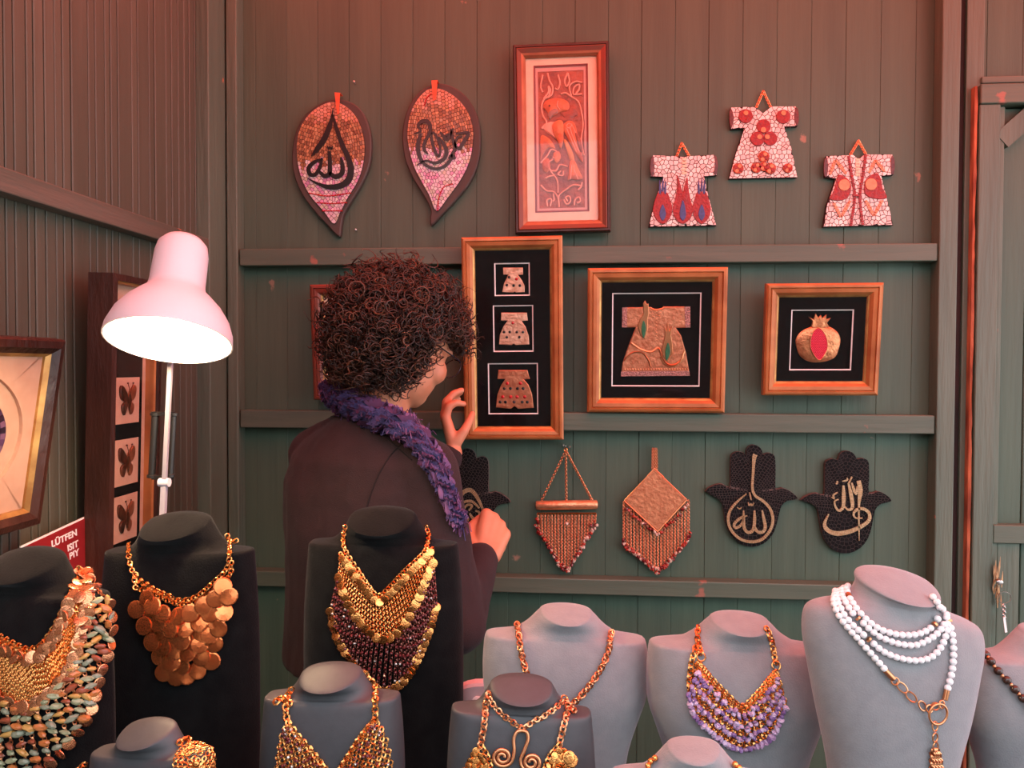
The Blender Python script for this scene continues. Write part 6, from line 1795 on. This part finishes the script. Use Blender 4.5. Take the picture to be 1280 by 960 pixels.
cc = np.repeat(cc, seg * sides, 0); cc = np.concatenate([cc, np.ones((len(cc), 1))], 1)
ca.data.foreach_set('color', cc.ravel().astype(np.float32))
me_h.materials.append(m_hair); me_h.update(calc_edges=True)
put('hair', me_h, person)
core = MB(); core.sphere(HH - Vector((.008, .006, .008)), (.128, .120, .124), 24, 16)
core.v = [v for v in core.v]
cv = np.array(core.v); rl = cv - np.array(HC)
f_, u_ = rl @ HFn, rl @ HUn
push = np.where((f_ > -.03) & (u_ < .045), np.minimum(f_ + .03, .12), 0)          # keep the face free
cv = cv - push[:, None] * HFn * 1.15
core.v = [tuple(p) for p in cv]
wear('hair_mass', core, mat('dark_hair_mass', srgb(38, 22, 18), srgb(54, 32, 24), scale=60, rough=.6, bump=1, bscale=90))

# ---- scarf: crumpled purple cloth with loose yarn
m_sc = [mat('violet_scarf', srgb(78, 68, 120), srgb(54, 50, 96), scale=30, rough=.8, bump=.6, bscale=120), mat('lilac_scarf', srgb(134, 92, 136), srgb(108, 70, 114), scale=30, rough=.8), mat('deep_purple_scarf', srgb(84, 44, 86), srgb(62, 34, 70), scale=30, rough=.8)]
sp = [W(412, 486, 1.67), W(430, 500, 1.585), W(458, 514, 1.52), W(492, 528, 1.475), W(522, 548, 1.455), W(544, 580, 1.44), W(560, 616, 1.435), W(574, 652, 1.445)]
SPc = [Vector(p) for p in resample(cr([tuple(p) for p in sp], 6), .006)]
scarf_rnd = random.Random(6)
mbs = MB(); rings = []
for i, p in enumerate(SPc):
    f = i / (len(SPc) - 1); rad_ = (.015 + .013 * math.sin(math.pi * min(1, f * 1.15)) ** .8) * (1 - .40 * f)
    d_ = (SPc[min(i + 1, len(SPc) - 1)] - SPc[max(i - 1, 0)]).normalized(); up_ = Vector((0, 0, 1)); s1 = d_.cross(up_).normalized(); s2 = s1.cross(d_)
    rings.append([p + (s1 * math.cos(a) + s2 * math.sin(a) * 1.1) * rad_ * (1 + .20 * math.sin(a * 4 + i * .16) + .12 * math.sin(a * 7 - i * .23) + .05 * math.sin(i * 1.1 + a)) for a in [2 * math.pi * k / 24 for k in range(24)]])
mbs.loft(rings); scarf = wear('scarf', mbs, m_sc[0])
for j, (th, wd_, ci) in enumerate(((-.2, .020, 0), (.45, .024, 0), (1.0, .020, 2), (-.8, .022, 2), (-1.3, .018, 1), (1.5, .016, 0), (.1, .014, 2))):
    rb = MB(); vs = []; m_n = 5
    for i, p in enumerate(SPc):
        f = i / (len(SPc) - 1); rad_ = (.017 + .014 * math.sin(math.pi * min(1, f * 1.15)) ** .8) * (1 - .38 * f)
        d_ = (SPc[min(i + 1, len(SPc) - 1)] - SPc[max(i - 1, 0)]).normalized()
        toc = (CAM - p); toc = (toc - d_ * toc.dot(d_)).normalized(); sd_ = d_.cross(toc)
        for k in range(m_n):
            q = (k / (m_n - 1) - .5)
            a_ = th + q * wd_ / rad_ * (1 - .3 * f)
            lift = .006 * math.sin(i * (.62 + .11 * j) + q * 3 + j) + .004 * math.sin(i * 1.37 + j * 2 + q * 5) + .005 * abs(q)
            vs.append(p + (toc * math.cos(a_) + sd_ * math.sin(a_)) * (rad_ + lift))
    L_ = len(SPc)
    rb.add(vs, [(i * m_n + k, i * m_n + k + 1, (i + 1) * m_n + k + 1, (i + 1) * m_n + k) for i in range(L_ - 1) for k in range(m_n - 1)])
    me = rb.mesh('fold', m_sc[ci], True); me.transform(Matrix.Translation(-fo)); put('fold', me, scarf)
for ci, mm in enumerate(m_sc):
    yb_ = MB()
    for q in range(90):
        i = int(len(SPc) * min(.99, scarf_rnd.choice((scarf_rnd.uniform(.45, 1), scarf_rnd.uniform(0, .25))))); p = SPc[i]; f = i / len(SPc); rad_ = (.019 + .014 * math.sin(math.pi * min(1, f * 1.15)) ** .8) * (1 - .35 * f)
        dd = Vector((scarf_rnd.gauss(0, 1), scarf_rnd.gauss(-.5, 1), scarf_rnd.gauss(.1, 1))).normalized(); o_ = p + dd * rad_
        a_ = scarf_rnd.uniform(0, 6.28); pts = []
        tng = (SPc[min(i + 1, len(SPc) - 1)] - SPc[max(i - 1, 0)]).normalized()
        for k in range(9):
            pts.append(o_ + tng * (k - 4) * .0042 + dd * (.0085 * math.sin(k * 1.3 + a_)) + Vector((0, 0, .0085 * math.cos(k * 1.6 + a_ * 2))))
        yb_.tube(pts, .0009, 4)
    me = yb_.mesh('yarn', mm, True); me.transform(Matrix.Translation(-fo)); put('yarn', me, scarf)['kind'] = 'stuff'
# lilac hem along the lower edge
hm = MB(); hp_ = [p + Vector((-.004, -.012, -.018 + .008 * (i / len(SPc)))) for i, p in enumerate(SPc)]
hm.tube([p + Vector((0, .003 * math.sin(i * .9), .003 * math.sin(i * 1.3))) for i, p in enumerate(hp_)], [.006 + .0025 * math.sin(i * 1.1) for i in range(len(hp_))], 8, flat=.6)
me = hm.mesh('hem', m_sc[1], True); me.transform(Matrix.Translation(-fo)); put('hem', me, scarf)

for o in list(C.objects):
    if o.parent is None and o.name.split('.')[0] == 'picture_frame': o['group'] = 'framed pictures on the walls'
    if o.parent is None and o.name.split('.')[0] == 'nail': o['group'] = 'bare nails in the back wall'
